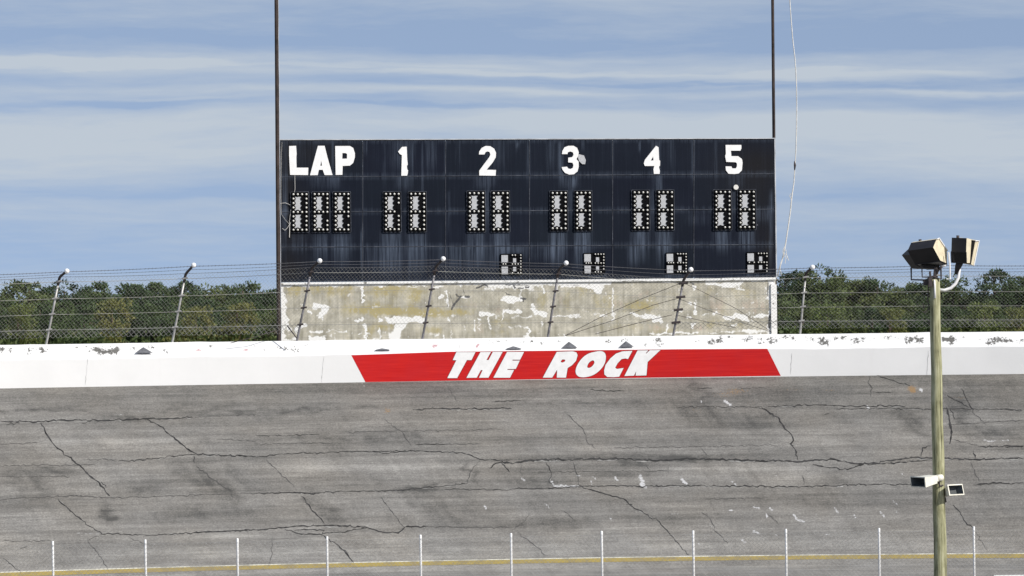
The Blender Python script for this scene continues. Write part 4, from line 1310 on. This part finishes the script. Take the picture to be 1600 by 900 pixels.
# loose wires and a broken cable hanging on the left end
mb = MB()
for pts, r in [([(440.5, 222), (439.5, 240), (438.8, 300), (439.5, 335), (447, 345), (453, 352)], .005), ([(460.5, 274), (460.8, 296), (457, 312), (454, 330), (452, 345), (452.5, 362), (452, 370)], .008), ([(455, 346), (449, 356), (445, 360), (441, 357)], .009), ([(436.5, 318), (446, 317), (455, 321)], .008), ([(452.5, 348), (452, 371)], .014)]:
    mb.tube([B(x, y, .05) for x, y in pts], r, 5)
mb.build('loose_wire', M['rope'], board)

# the two tall dark poles at the ends of the board
p0, p1 = at(437.0, 560, 123.95), at(431.3, -60, 123.95)
for nm, lab, pts, r0, r1, wirepx in [('tall_pole', 'tall thin dark brown pole rising at the LAP end of scoreboard', (at(435.6, 560, 123.7), at(431.0, -80, 123.7)), .085, .068, 3.4),
                                     ('tall_pole', 'tall thin dark brown pole rising at the number 5 end of scoreboard', (at(1212.2, 560, 128.6), at(1206.4, -80, 128.6)), .070, .060, None)]:
    a, c = pts
    a = a.copy(); a.z = 4.3
    t = empty(nm, a)
    tag(t, lab, 'pole', 'tall poles behind the board')
    mb = MB()
    k = 14
    mb.tube([(c - a) * (i / k) for i in range(k + 1)], [r0 + (r1 - r0) * i / k for i in range(k + 1)], 10)
    mb.build('shaft', M['polebrown'], t, True)
    if wirepx:
        mb = MB()
        mb.tube([(c - a) * (i / 20) + Vector((r0 + .012 + (r1 - r0) * i / 20 + .006 * math.sin(i * 1.9), -.03, 0)) for i in range(3, 20)], .014, 5)
        mb.build('conduit', M['trim'], t)
    else:
        mb = MB()
        top = (c - a) * .985
        mb.tube([top + Vector((-.6, 0, 0)), top + Vector((1.1, -.9, 0))], .045, 6)
        mb.build('crossarm', M['polebrown'], t)
        arm_end = a + top + Vector((.78, -.62, -.03))

# dangling rope right of the board
pts = [arm_end] + [at(x, y, 127.9) for x, y in [(1232.5, -30), (1234, 0), (1236, 30), (1238.5, 60), (1242.5, 95), (1244.5, 130), (1245, 165), (1244.6, 200), (1243.6, 235), (1242, 262), (1240.6, 285), (1237.5, 305), (1235, 330), (1231.5, 355), (1228, 378), (1225.4, 393), (1221.5, 408), (1217, 422), (1215, 432)]]
t = empty('hanging_rope', pts[-1])
tag(t, 'pale frayed rope hanging in the air beside the right end of scoreboard', 'rope')
o0 = Vector(t.location)
mb = MB()
mb.tube([p - o0 for p in pts], [.020] * 8 + [.022] * 4 + [.026] * 8, 6)
mb.build('strand', M['rope'], t, True)
mb = MB()
mb.tube([at(x, y, 127.85) - o0 for x, y in [(1241.4, 252), (1242.2, 258), (1241.6, 266)]], [.02, .05, .02], 7)
mb.build('knot', M['rust_and_shade'], t, True)
mb = MB()
for pts in [[(1226, 385), (1223, 393), (1225, 402)], [(1228, 390), (1229.5, 400), (1232.5, 407)], [(1225, 395), (1228, 403), (1226.5, 412)], [(1236, 302), (1233.6, 306), (1236.5, 312)], [(1224, 402), (1220, 410), (1219, 420), (1221, 430)], [(1227, 396), (1231, 402), (1229, 404)]]:
    mb.tube([at(x, y, 127.85) - o0 for x, y in pts], .013, 5)
mb.build('frayed_end', M['rope'], t)

# ------------------------------------------------------------------ catch fence on the wall
fence = empty('catch_fence', pol(R_(-6.3), RC + .18, ZC))
tag(fence, 'tall wire catch fence on leaning steel posts along the top of white wall', 'fence')
fo = Vector(fence.location)
POSTS = [(-124, 541, -102, 440, -91, 431), (72, 537.5, 93, 433, 104, 424), (269, 534, 290, 428, 302, 415), (464, 531.5, 487, 418, 499, 408), (660, 528.5, 681, 416, 692, 405), (856, 526, 873, 421, 884, 411.5), (1052, 522, 1068, 437, 1079, 422), (1250, 521.5, 1259, 427, 1269, 418), (1456, 520, 1464, 424, 1474, 414), (1648, 519, 1657, 424, 1667, 414)]
PA = []
for bx_, by, kx, ky, tx, ty in POSTS:
    b0 = hit_cyl(bx_, by + 1.5, RC + .16)
    k0 = at(kx, ky, b0.y - .25)
    t0 = at(tx, ty, b0.y - .75)
    PA.append((b0, k0, t0))


def on_post(i, f):
    b0, k0, t0 = PA[i]
    return b0 + (k0 - b0) * f if f <= 1 else k0 + (t0 - k0) * (f - 1)


for i, (b0, k0, t0) in enumerate(PA):
    onboard = 3 <= i <= 6
    mb = MB()
    k1 = k0 + (b0 - k0).normalized() * .10
    k2 = k0 + (t0 - k0).normalized() * .10
    mb.tube([b0 - fo - Vector((0, 0, .15)), b0 - fo, b0 + (k0 - b0) * .5 - fo, b0 + (k0 - b0) * .9 - fo], [.048, .044, .041, .041], 8)
    post = mb.build('post', M['postpaint'] if onboard else M['galv'], fence, True)
    mb = MB()
    mb.tube([b0 + (k0 - b0) * .88 - fo, k1 - fo, k0 + (k1 - k0) * .3 + (k2 - k0) * .3 - fo, k2 - fo, t0 - fo], [.050, .050, .052, .050, .047], 8)
    mb.build('bent_arm', M['rust_and_shade'], post, True)  # dark colour paints in the shade on the forward-leaning arm
    mb = MB()
    mb.ball(t0 + (t0 - k0).normalized() * .03 - fo, .095, 10, 7)
    mb.build('cap', M['whitecap'], post, True)
    for f in (.22, .45, .68, .93):
        mb = MB()
        c = on_post(i, f) - fo
        ax = (k0 - b0).normalized()
        wd = .34 if i == 6 else .22
        mb.tube([c + Vector((-wd * .45, -.05, 0)), c + Vector((wd * .55, -.05, .03))], .05 if i == 6 else .035, 6)
        mb.build('clamp', M['rust_and_shade'] if onboard else M['galv'], post)

NS = len(PA) - 1
for f, r, mt, sag in [(.22, .009, 'meshlight', .01), (.45, .008, 'mesh', .015), (.68, .008, 'mesh', .015), (.93, .009, 'mesh', .02), (1.05, .007, 'wire', .03), (1.5, .007, 'wire', .03), (1.92, .010, 'wire', .02)]:
    mb = MB()
    pts = []
    for i in range(NS):
        a, c = on_post(i, f), on_post(i + 1, f)
        for k in range(8):
            t_ = k / 8
            p = a + (c - a) * t_ - fo
            p.z -= sag * 4 * t_ * (1 - t_)
            p.y -= .055
            pts.append(p)
    pts.append(on_post(NS, f) - fo)
    mb.tube(pts, r, 5)
    if mt == 'wire':         # barbs
        for i in range(len(pts) - 1):
            L = (pts[i + 1] - pts[i]).length
            for k in range(int(L / .13)):
                q = pts[i] + (pts[i + 1] - pts[i]) * (k * .13 / L)
                s_ = .030 if f > 1.8 else .018
                mb.tube([q + Vector((-.012, 0, -s_)), q + Vector((.012, 0, s_))], .006, 3, cap=False)
    mb.build('barbed_wire' if mt == 'wire' else 'cable', M[mt], fence)


def lattice(mb, A0, A1, C0, C1, W, H, pitch, rad):
    """diagonal wires over the bilinear patch A0-A1 (bottom) C0-C1 (top)"""
    def S_(u, v):
        u /= W; v /= H
        return (A0 * (1 - u) + A1 * u) * (1 - v) + (C0 * (1 - u) + C1 * u) * v
    n = int((W + H) / pitch) + 1
    for k in range(n + 1):
        c = k * pitch
        u0, u1 = max(0, c - H), min(W, c)
        if u1 - u0 > .02:                      # rising left
            mb.tube([S_(u0, min(H, c - u0)), S_(u1, max(0, c - u1))], rad, 3, cap=False)
        u0, u1 = max(0, c - H), min(W, c)
        d0 = W - u1; d1 = W - u0
        if d1 - d0 > .02:
            mb.tube([S_(d0, max(0, c - (W - d0))), S_(d1, min(H, c - (W - d1)))], rad, 3, cap=False)


for i in range(NS):
    a0, a1 = on_post(i, .16) - fo, on_post(i + 1, .16) - fo
    c0, c1 = on_post(i, 1.0) - fo, on_post(i + 1, 1.0) - fo
    mb = MB()
    lattice(mb, a0, a1, c0, c1, 4.65, 2.25, .145, .0030)
    mb.build('wire_mesh', M['mesh'], fence)
    if not 3 <= i <= 5:
        a0, a1 = on_post(i, .10) - fo, on_post(i + 1, .10) - fo
        c0, c1 = on_post(i, .24) - fo, on_post(i + 1, .24) - fo
        dv = Vector((0, -.03, 0))
        mb = MB()
        lattice(mb, a0 + dv, a1 + dv, c0 + dv, c1 + dv, 4.65, .36, .185, .0072)
        mb.build('lower_mesh', M['meshlight'], fence)
# stay cables fanning from the damaged post, a strut at the left end
mb = MB()
def stay(pts, yoff=-.1, r=.011):
    y0 = PA[6][0].y
    mb.tube([at(x, y, y0 + yoff) - fo for x, y in pts], r, 5)
for s_ in ([(1062, 443), (1000, 468), (940, 495), (882, 525)], [(1056, 467), (1020, 477), (960, 500), (884, 524.5)], [(1050, 492), (1000, 504), (930, 522)]):
    stay(s_)
for s_ in ([(1070, 443), (1090, 452), (1150, 482), (1205, 518)], [(1064, 468), (1110, 486), (1160, 504), (1206, 519)], [(1056, 492), (1105, 503), (1150, 512)]):
    stay(s_, .2, .010)
mb.build('stay_cable', M['rust_and_shade'], fence)
mb = MB()
mb.tube([at(449, 509, 119.2) - fo, at(464, 529, 119.0) - fo], .022, 5)
mb.tube([at(360, 536, 118.9) - fo, at(400, 526, 119) - fo, at(432, 516, 119.3) - fo], .014, 5)
mb.build('strut', M['rust_and_shade'], fence)

# ------------------------------------------------------------------ infield chain-link fence on white posts
YF = 86.0
cl_f = empty('chain_link_fence', (0, YF, ZB0))
tag(cl_f, 'chain link fence on thin white posts in front of the track', 'fence')
FP = [(-62, 847.5), (82.5, 845.5), (227, 843), (371, 841), (511, 838), (657, 835.5), (798.5, 833), (940, 829.5), (1083, 829), (1228, 826.5), (1373.5, 825), (1521.5, 822.5), (1667, 820)]
tops = []
for x, y in FP:
    p = at(x, y, YF)
    tops.append(p)
    mb = MB()
    q = p - Vector((0, YF, ZB0))
    lean = random.uniform(-.012, .012)
    mb.tube([(q.x + lean, 0, 0), (q.x, 0, q.z - .02), (q.x, 0, q.z)], [.031, .031, .022], 8)
    mb.build('post', M['whitepost'], cl_f, True)
for a, c in zip(tops[:-1], tops[1:]):
    a = a - Vector((0, YF + .045, ZB0)); c = c - Vector((0, YF + .045, ZB0))
    a0 = Vector((a.x, a.y, .05)); c0 = Vector((c.x, c.y, .05))
    a1 = Vector((a.x, a.y, a.z - .10)); c1 = Vector((c.x, c.y, c.z - .10))
    mb = MB()
    lattice(mb, a0, c0, a1, c1, (c0 - a0).length, a1.z - .05, .115, .0026)
    mb.tube([a1, (a1 + c1) / 2 - Vector((0, 0, .01)), c1], .004, 4)
    mb.build('wire_mesh', M['galv'], cl_f)

# white barrier that just enters the lower right corner
bpt = at(1553, 899.0, 92.0)
t = empty('concrete_barrier', (bpt.x, 92.0, ZB0))
tag(t, 'white painted concrete barrier at the foot of the track, cut off by the right corner', 'barrier')
mb = MB()
h = bpt.z - ZB0
for (x0, x1) in ((0, 6.0), (6.01, 12.0)):
    v = []
    for x in (x0, x1):
        v += [(x, -.3, 0), (x, -.12, .3), (x, -.08, h), (x, .08, h), (x, .12, .3), (x, .3, 0)]
    mb.face(v, [(0, 6, 7, 1), (1, 7, 8, 2), (2, 8, 9, 3), (3, 9, 10, 4), (4, 10, 11, 5), (0, 1, 2, 3, 4, 5), (11, 10, 9, 8, 7, 6)])
mb.build('barrier_body', M['letter'], t)

# ------------------------------------------------------------------ floodlight pole
YP = 65.0
ptop, pbot = at(1460.2, 436, YP), at(1469.2, 880, YP)
dirp = (pbot - ptop) / (ptop.z - pbot.z)
pbase = ptop + dirp * (ptop.z - ZB0)
lp = empty('floodlight_pole', pbase)
tag(lp, 'weathered wooden pole with three floodlights clustered at its top', 'light pole')
mb = MB()
k = 26
mb.tube([(ptop - pbase) * (i / k) + Vector((.006 * math.sin(i * 1.3), 0, 0)) for i in range(k + 1)], [.150 - .048 * i / k for i in range(k + 1)], 16)
mb.build('wooden_shaft', M['polewood'], lp, True)


def LP(px, py, dy=0.0):
    return at(px, py, YP + dy) - pbase


PXM = F / YP


def floodlight(prof, width, yaw, loc, split, tilt=0.0, name='floodlight', backrim=True, top=True, dark=False, light_side=True):
    """housing extruded from a side profile (depth forward, height); the first `split` edges are the dark front"""
    e = bpy.data.objects.new(name, None)
    root = MB()
    n = len(prof)
    hw = width / 2
    L = [(-hw, -d, z) for d, z in prof]
    Rr = [(hw, -d, z) for d, z in prof]
    root.poly(L[::-1]); root.poly(Rr)
    for i in range(n):
        j = (i + 1) % n
        if i >= split:
            root.poly([L[i], L[j], Rr[j], Rr[i]])
    o = root.build(name, M['lampdark'] if dark else M['cream'], lp)
    o.location = loc
    o.rotation_euler = (0, tilt, yaw)
    bpy.data.objects.remove(e)
    fm = MB()
    for i in range(split):
        j = i + 1
        fm.poly([L[i], L[j], Rr[j], Rr[i]])
        # recessed glass line / rim
        a, b_ = Vector(L[i]), Vector(L[j]); c, d = Vector(Rr[j]), Vector(Rr[i])
    fm.build('hood', M['lampdark'], o)
    gm = MB()
    i = split - 1
    a, b_, c, d = (Vector(v) for v in (L[i], L[i + 1], Rr[i + 1], Rr[i]))
    ctr = (a + b_ + c + d) / 4
    nn = (b_ - a).cross(d - a).normalized()
    if nn.y > 0: nn = -nn
    ins = [ctr + (v - ctr) * .84 + nn * .006 for v in (a, b_, c, d)]
    gm.poly(ins)
    gm.build('lens', M['lampglass'], o)
    rm = MB()
    for (p, q) in ((a, b_), (b_, c), (c, d), (d, a)):
        rm.tube([p + nn * .004, q + nn * .004], .012, 4)
    rm.build('lens_frame', M['lampdark'], o)
    if backrim:
        bm2 = MB()
        pts = [Vector(v) for v in Rr[split + 1:]] + [Vector(Rr[0])]
        bm2.tube([v + Vector((.012, 0, 0)) for v in pts], .013, 5)
        bm2.build('rim', M['whitecap'], o)
    if top:
        tm = MB()
        d, z = prof[0]
        tm.tube([(-hw * .45, -d + .1, z - .02), (-hw * .45, -d + .1, z + .05)], .032, 8)
        tm.build('cable_gland', M['rust_and_shade'], o, True)
    return o


# profile points (forward depth, height); order: top-front edge, ridge, lower front, back lower, back upper
floodlight([(.0, 0.0), (.20, -.165), (-.07, -.44), (-.36, -.50), (-.42, -.23), (-.10, .02)], .57, R_(-33), LP(1443.5, 376.5, -.05), 3, tilt=R_(-6))
floodlight([(.0, 0.0), (.20, -.165), (-.02, -.44), (-.36, -.46), (-.40, -.20)], .56, R_(-72), LP(1432, 385.5, .42), 4, backrim=False, dark=True)
floodlight([(.16, 0.0), (.16, -.28), (.12, -.50), (-.06, -.50), (-.10, -.02)], .32, R_(-30), LP(1503.5, 371.8, 0), 2, tilt=R_(3), backrim=False, light_side=False)
floodlight([(-.10, -.03), (-.06, -.50), (-.22, -.53), (-.30, -.02)], .38, R_(-30), LP(1507, 371.8, 0), 1, tilt=R_(10), top=False)
# extra housing step of the right lamp
o = bpy.data.objects[-1] if False else None
mb = MB()
mb.tube([LP(1466, 452.5), LP(1476, 453.5), LP(1486, 450), LP(1493, 443), LP(1497.2, 434), LP(1498.4, 424), LP(1499.5, 415)], [.030, .032, .034, .034, .034, .034, .034], 10)
mb.build('curved_arm', M['whitecap'], lp, True)
mb = MB()
mb.tube([LP(1494, 429), LP(1497, 417), LP(1500, 409)], [.035, .065, .075], 8)
mb.build('swivel', M['lampdark'], lp, True)
mb = MB()
for pts, r in [([(1423.6, 418, .3), (1424, 437, .3), (1446, 437.6, .1), (1459, 435, -.05)], .018), ([(1470, 414, -.1), (1470.6, 436, -.1), (1458, 432, -.1), (1449, 436, -.1)], .018), ([(1440.5, 420, 0), (1441, 433, 0), (1452, 433, 0)], .013), ([(1453, 424, 0), (1454, 438, -.05)], .022), ([(1462, 418, 0), (1460, 438, -.05)], .035)]:
    mb.tube([LP(*p) for p in pts], r, 6)
mb.build('mounting_bracket', M['rust_and_shade'], lp)
mb = MB()
mb.tube([LP(1482, 394, -.1), LP(1484, 412, -.1), LP(1484.5, 436, -.1), LP(1479, 436, -.1)], .016, 6)
mb.build('side_yoke', M['whitecap'], lp)
for (x0, x1, y0, y1, dy, mt, nm) in [(1443, 1450.5, 438.5, 445.5, -.05, 'rust_and_shade', 'junction_box'), (1450.5, 1456, 434, 448, -.13, 'rust_and_shade', 'clamp_plate')]:
    a, c = LP(x0, y1, dy), LP(x1, y0, dy)
    mb = MB(); mb.box(a.x, c.x, a.y - .06, a.y + .06, a.z, c.z); mb.build(nm, M[mt], lp)
mb = MB()
mb.tube([LP(1460, 437, -.125), LP(1460.6, 452, -.125), LP(1461, 466, -.125)], .020, 6)
mb.build('conduit', M['whitecap'], lp, True)
mb = MB()
mb.tube([LP(1450.5, 446, -.02), LP(1449.8, 470, -.02), LP(1452, 482, 0), LP(1446, 488, .0), LP(1442, 487, 0)], .012, 5)
mb.tube([LP(1442, 473, .0), LP(1443.5, 482, 0)], .011, 5)
mb.build('loose_cable', M['rust_and_shade'], lp)


# two horn loudspeakers bolted to the pole
def horn(name, label, loc, yaw, pitch, W, Hh, Ld):
    t = empty(name, loc)
    t.rotation_euler = (pitch, 0, yaw)
    tag(t, label, 'loudspeaker', 'horn loudspeakers on the wooden pole')
    rings = [(0.0, .055, .05), (-.06, .06, .055), (-.10, W * .27, Hh * .40), (-Ld * .6, W * .40, Hh * .42), (-Ld, W * .5, Hh * .5)]
    mb = MB()
    def ring(d, a, c):
        return [(-a, d, -c), (a, d, -c), (a, d, c), (-a, d, c)]
    rs = [ring(*r) for r in rings]
    for r0, r1 in zip(rs[:-1], rs[1:]):
        for i in range(4):
            j = (i + 1) % 4
            mb.poly([r0[i], r0[j], r1[j], r1[i]])
    mb.poly(rs[0])
    body = mb.build('horn_body', M['hornwhite'], t)
    mb = MB()
    inn = [ring(d, a - .012, c - .012) for d, a, c in [(-Ld, W * .5, Hh * .5), (-Ld * .55, W * .36, Hh * .38), (-.16, W * .16, Hh * .2)]]
    for r0, r1 in zip(inn[:-1], inn[1:]):
        for i in range(4):
            j = (i + 1) % 4
            mb.poly([r0[i], r0[j], r1[j], r1[i]])
    mb.poly(inn[-1])
    mb.build('throat', M['hornshade'], t)  # shade inside the flare is put into this dark colour
    mb = MB()
    o4, i4 = ring(-Ld, W * .5 + .008, Hh * .5 + .008), ring(-Ld - .004, W * .5 - .014, Hh * .5 - .014)
    for i in range(4):
        j = (i + 1) % 4
        mb.poly([o4[i], o4[j], i4[j], i4[i]])
    mb.build('mouth_rim', M['hornwhite'], t)
    mb = MB()
    mb.tube([(0, -.01, 0), (0, .13, 0)], [.075, .065], 10)
    mb.build('driver', M['hornwhite'], t, True)
    mb = MB()
    mb.tube([(0, .05, -.05), (0, .05, -.16), (0, .14, -.16)], .018, 6)
    mb.build('bracket', M['rust_and_shade'], t)
    return t


horn('horn_loudspeaker', 'horn loudspeaker facing left on the wooden pole, upper of two', at(1464, 747.5, YP - .20), R_(-57), R_(6), .44, .205, .50)
horn('horn_loudspeaker', 'horn loudspeaker facing right on the wooden pole, lower of two', at(1478, 771, YP + .10), R_(33), R_(-16), .38, .21, .32)

# ------------------------------------------------------------------ trees beyond the track
def crown_mesh(name, seed, H=12.0, Rad=3.0, z0=2.6, clumps=95, leaves=85, leaf=.26, lobes=4, pts=1.0):
    r = np.random.default_rng(seed)
    # a few lobes give the crown an uneven outline
    cen = []
    for k in range(lobes):
        a = r.uniform(0, 2 * math.pi); d = r.uniform(.15, .62) * Rad
        cen.append((d * math.cos(a), d * math.sin(a), r.uniform(.58, .88) * H, r.uniform(.42, .70) * Rad, r.uniform(.10, .19) * H))
    cen.append((0, 0, .88 * H, .42 * Rad, .12 * H))
    cen.append((0, 0, .58 * H, .86 * Rad, .28 * H))
    cen.append((r.uniform(-.5, .5), r.uniform(-.5, .5), .36 * H, .92 * Rad, .18 * H))
    V, Fc = [], []
    for c in range(clumps):
        lx, ly, lz, lr, lh = cen[r.integers(len(cen))]
        v = r.normal(size=3); v /= np.linalg.norm(v)
        s = r.uniform(.55, 1.0) ** .5
        cx, cy, cz = lx + v[0] * lr * s, ly + v[1] * lr * s, lz + v[2] * lh * s
        cr = r.uniform(.38, .85) * Rad / 3.0
        n = int(leaves * r.uniform(.6, 1.3))
        d = r.normal(size=(n, 3)); d /= np.linalg.norm(d, axis=1)[:, None]
        q = d * (r.uniform(.35, 1.0, size=(n, 1)) ** .6) * np.array([cr, cr, cr * .62]) + np.array([cx, cy, cz])
        ax = d * .9 + r.normal(size=(n, 3)) * .55 + np.array([0, 0, .35])
        ax /= np.linalg.norm(ax, axis=1)[:, None]
        sd = np.cross(ax, r.normal(size=(n, 3)))
        sd /= np.linalg.norm(sd, axis=1)[:, None] + 1e-9
        ln = leaf * r.uniform(.6, 1.4, size=(n, 1)); wd = ln * r.uniform(.30, .55, size=(n, 1))
        b = len(V) and sum(len(x) for x in V)
        quad = np.stack([q - ax * ln * .5 , q + sd * wd * .5, q + ax * ln * .6, q - sd * wd * .5], 1).reshape(-1, 3)
        V.append(quad)
    A = np.concatenate(V)
    n = len(A) // 4
    me = bpy.data.meshes.new(name)
    me.vertices.add(len(A)); me.vertices.foreach_set('co', A.reshape(-1).astype(np.float32))
    me.loops.add(len(A)); me.loops.foreach_set('vertex_index', np.arange(len(A), dtype=np.int32))
    me.polygons.add(n); me.polygons.foreach_set('loop_start', np.arange(0, len(A), 4, dtype=np.int32))
    me.update(calc_edges=True)
    return me, cen


def trunk_mesh(name, cen, H=12.0, seed=0):
    r = random.Random(seed)
    mb = MB()
    sway = [(0, 0)]
    for k in range(8):
        sway.append((sway[-1][0] + r.uniform(-.08, .08), sway[-1][1] + r.uniform(-.08, .08)))
    pts = [Vector((sway[k][0], sway[k][1], H * .93 * k / 8)) for k in range(9)]
    mb.tube(pts, [.24 - .022 * k for k in range(9)], 7)
    for lx, ly, lz, lr, lh in cen:
        if abs(lx) + abs(ly) < .2: continue
        z = lz - 1.2
        i = max(0, min(7, int(z / (H * .93) * 8)))
        mb.tube([pts[i], (pts[i] + Vector((lx, ly, lz))) / 2 + Vector((0, 0, -.15)), Vector((lx, ly, lz))], [.09, .06, .03], 5)
    for k in range(10):
        z = r.uniform(.3, .85) * H; a = r.uniform(0, 6.28); L = r.uniform(1.2, 2.6)
        i = max(0, min(7, int(z / (H * .93) * 8)))
        p = Vector(pts[i]); p.z = z
        mb.tube([p, p + Vector((L * math.cos(a), L * math.sin(a), L * .25))], [.05, .02], 4)
    return mb.mesh(name)


PROTO = []
for s in range(7):
    H = 12.0
    cm, cen = crown_mesh('crown', 100 + s, H, [2.7, 3.1, 2.5, 3.4, 2.9, 3.0, 3.3][s], clumps=[120, 140, 115, 150, 130, 135, 150][s], leaves=80, lobes=[3, 5, 4, 6, 4, 5, 6][s])
    cm.materials.append(M['broadleaf'] if s == 6 else M['needles'])
    tm = trunk_mesh('trunk', cen, H, s)
    tm.materials.append(M['bark'])
    PROTO.append((cm, tm))


def tree(name, label, px, ptop, Y, k, wide=1.0, group=None, cat='tree'):
    top = at(px, ptop, Y)
    H = top.z + .45
    t = empty(name, (top.x, Y, -.45), random.uniform(0, 6.28))
    s = H / 11.9
    sw = s * wide
    t.scale = (sw, sw, s)
    tag(t, label, cat, group)
    for nm, me in (('crown', PROTO[k][0]), ('trunk', PROTO[k][1])):
        o = bpy.data.objects.new(nm, me)
        o.parent = t
        COL.objects.link(o)
    return t


GT = 'trees beyond the track'
HERO = [
    ('dark rounded pine at the far left end of treeline, just left of first fence post', 45, 438, 232, 1, 1.1),
    ('pine whose top shows just right of the leftmost fence post, beside the dip in treeline', 100, 441, 236, 3, 1.0),
    ('pine rising on the right side of the sky dip left of scoreboard', 152, 446, 240, 0, .95),
    ('ragged topped pine midway between the two fence posts left of scoreboard', 203, 441, 238, 4, 1.0),
    ('thin crowned pine left of the second fence post', 246, 444, 244, 2, .9),
    ('pine standing behind the bend of the second fence post', 280, 440, 236, 1, 1.0),
    ('broad pine just right of the second fence post', 318, 447, 238, 3, 1.0),
    ('pine midway between the second fence post and the left end of scoreboard', 352, 451, 242, 0, .95),
    ('pointed pine second from the left end of scoreboard', 383, 441, 238, 5, .95),
    ('pine closest to the left end of scoreboard', 418, 450, 238, 4, .9),
    ('dark bushy tree touching the right end of scoreboard under the rope', 1226, 424, 240, 1, .9),
    ('tall ragged pine just right of the fence post near the rope', 1281, 417, 236, 3, .9),
    ('pine second from the fence post to right of the rope', 1312, 434, 240, 2, .9),
    ('low pine midway between scoreboard and floodlight pole', 1345, 443, 240, 0, .95),
    ('pointed pine in the middle of the trees left of floodlight pole', 1370, 434, 240, 5, .85),
    ('pine left of floodlight pole, below the lamp cluster', 1412, 444, 238, 4, .95),
    ('pine behind the top of floodlight pole', 1452, 438, 236, 2, 1.0),
    ('pine behind the curved lamp arm of floodlight pole', 1489, 431, 240, 3, .95),
    ('tallest rounded pine at right, between floodlight pole and frame edge', 1551, 421, 236, 1, .95),
    ('pine at the right edge of the frame', 1598, 430, 238, 5, 1.0)]
for lab, px_, pt_, Y_, k_, wd_ in HERO:
    tree('pine_tree', lab, px_, pt_, Y_, k_, wd_ * 1.18, GT)


def filler(x0, x1, step, ylo, yhi, Y0, lab):
    x = x0
    while x < x1:
        k_ = random.choice([0, 1, 2, 3, 4, 5])
        tree('pine_tree', lab, x + random.uniform(-9, 9), random.uniform(ylo, yhi), Y0 + random.uniform(-6, 6), k_, random.uniform(.95, 1.15), GT)
        x += step * random.uniform(.8, 1.2)


LL = 'lower pine in the solid mass of the treeline left of scoreboard'
LR = 'lower pine in the solid mass of the treeline right of scoreboard'
for x0, x1, lab in ((-240, 500, LL), (1165, 1860, LR)):
    filler(x0, x1, 40, 453, 466, 262, lab)
    filler(x0 + 12, x1, 62, 446, 461, 250, lab)
    filler(x0 + 20, x1, 40, 464, 484, 226, lab)
    filler(x0, x1, 52, 484, 500, 214, lab)
for lab, px_, pt_, Y_, wd_ in [('olive leaved small tree low in front of the pines near first fence post', 30, 478, 212, .8), ('yellow green tree between the first two fence posts, in front of the pines', 175, 470, 212, .9), ('yellow green tree low in front of pines right of the second fence post', 306, 482, 210, .8), ('yellow green tree in front of the pines nearest the left end of scoreboard', 372, 476, 212, .8),
                               ('yellow green tree in front of the pines right of the rope', 1292, 478, 212, .9), ('olive tree in front of the pines left of floodlight pole', 1392, 484, 210, .8), ('brownish tree in front of the pines right of floodlight pole', 1535, 476, 212, .9), ('olive tree low in front of the pines at the right edge of frame', 1592, 484, 210, .8)]:
    tree('broadleaf_tree', lab, px_, pt_, Y_, 6, wd_, GT)

# undergrowth along the foot of the trees
r = np.random.default_rng(5)
V = []
for x0, x1 in ((-240, 500), (1160, 1870)):
    x = x0
    while x < x1:
        Y_ = r.uniform(188, 204)
        top = at(x, r.uniform(508, 520), Y_)
        cr = r.uniform(.9, 1.6)
        n = 420
        d = r.normal(size=(n, 3)); d /= np.linalg.norm(d, axis=1)[:, None]
        hh = (top.z + .4) / 2
        q = d * (r.uniform(.5, 1.0, size=(n, 1))) * np.array([cr, cr, hh]) + np.array([top.x, Y_, top.z - hh])
        ax = d + r.normal(size=(n, 3)) * .6
        ax /= np.linalg.norm(ax, axis=1)[:, None]
        sd = np.cross(ax, r.normal(size=(n, 3))); sd /= np.linalg.norm(sd, axis=1)[:, None]
        ln = r.uniform(.16, .40, size=(n, 1)); wd = ln * .6
        V.append(np.stack([q - ax * ln * .5, q + sd * wd * .5, q + ax * ln * .5, q - sd * wd * .5], 1).reshape(-1, 3))
        x += r.uniform(9, 20)
A = np.concatenate(V)
n = len(A) // 4
me = bpy.data.meshes.new('undergrowth')
me.vertices.add(len(A)); me.vertices.foreach_set('co', A.reshape(-1).astype(np.float32))
me.loops.add(len(A)); me.loops.foreach_set('vertex_index', np.arange(len(A), dtype=np.int32))
me.polygons.add(n); me.polygons.foreach_set('loop_start', np.arange(0, len(A), 4, dtype=np.int32))
me.update(calc_edges=True)
tag(link('undergrowth', me, M['bushleaf']), 'dark scrubby undergrowth along the foot of the trees', 'undergrowth', kind='stuff')
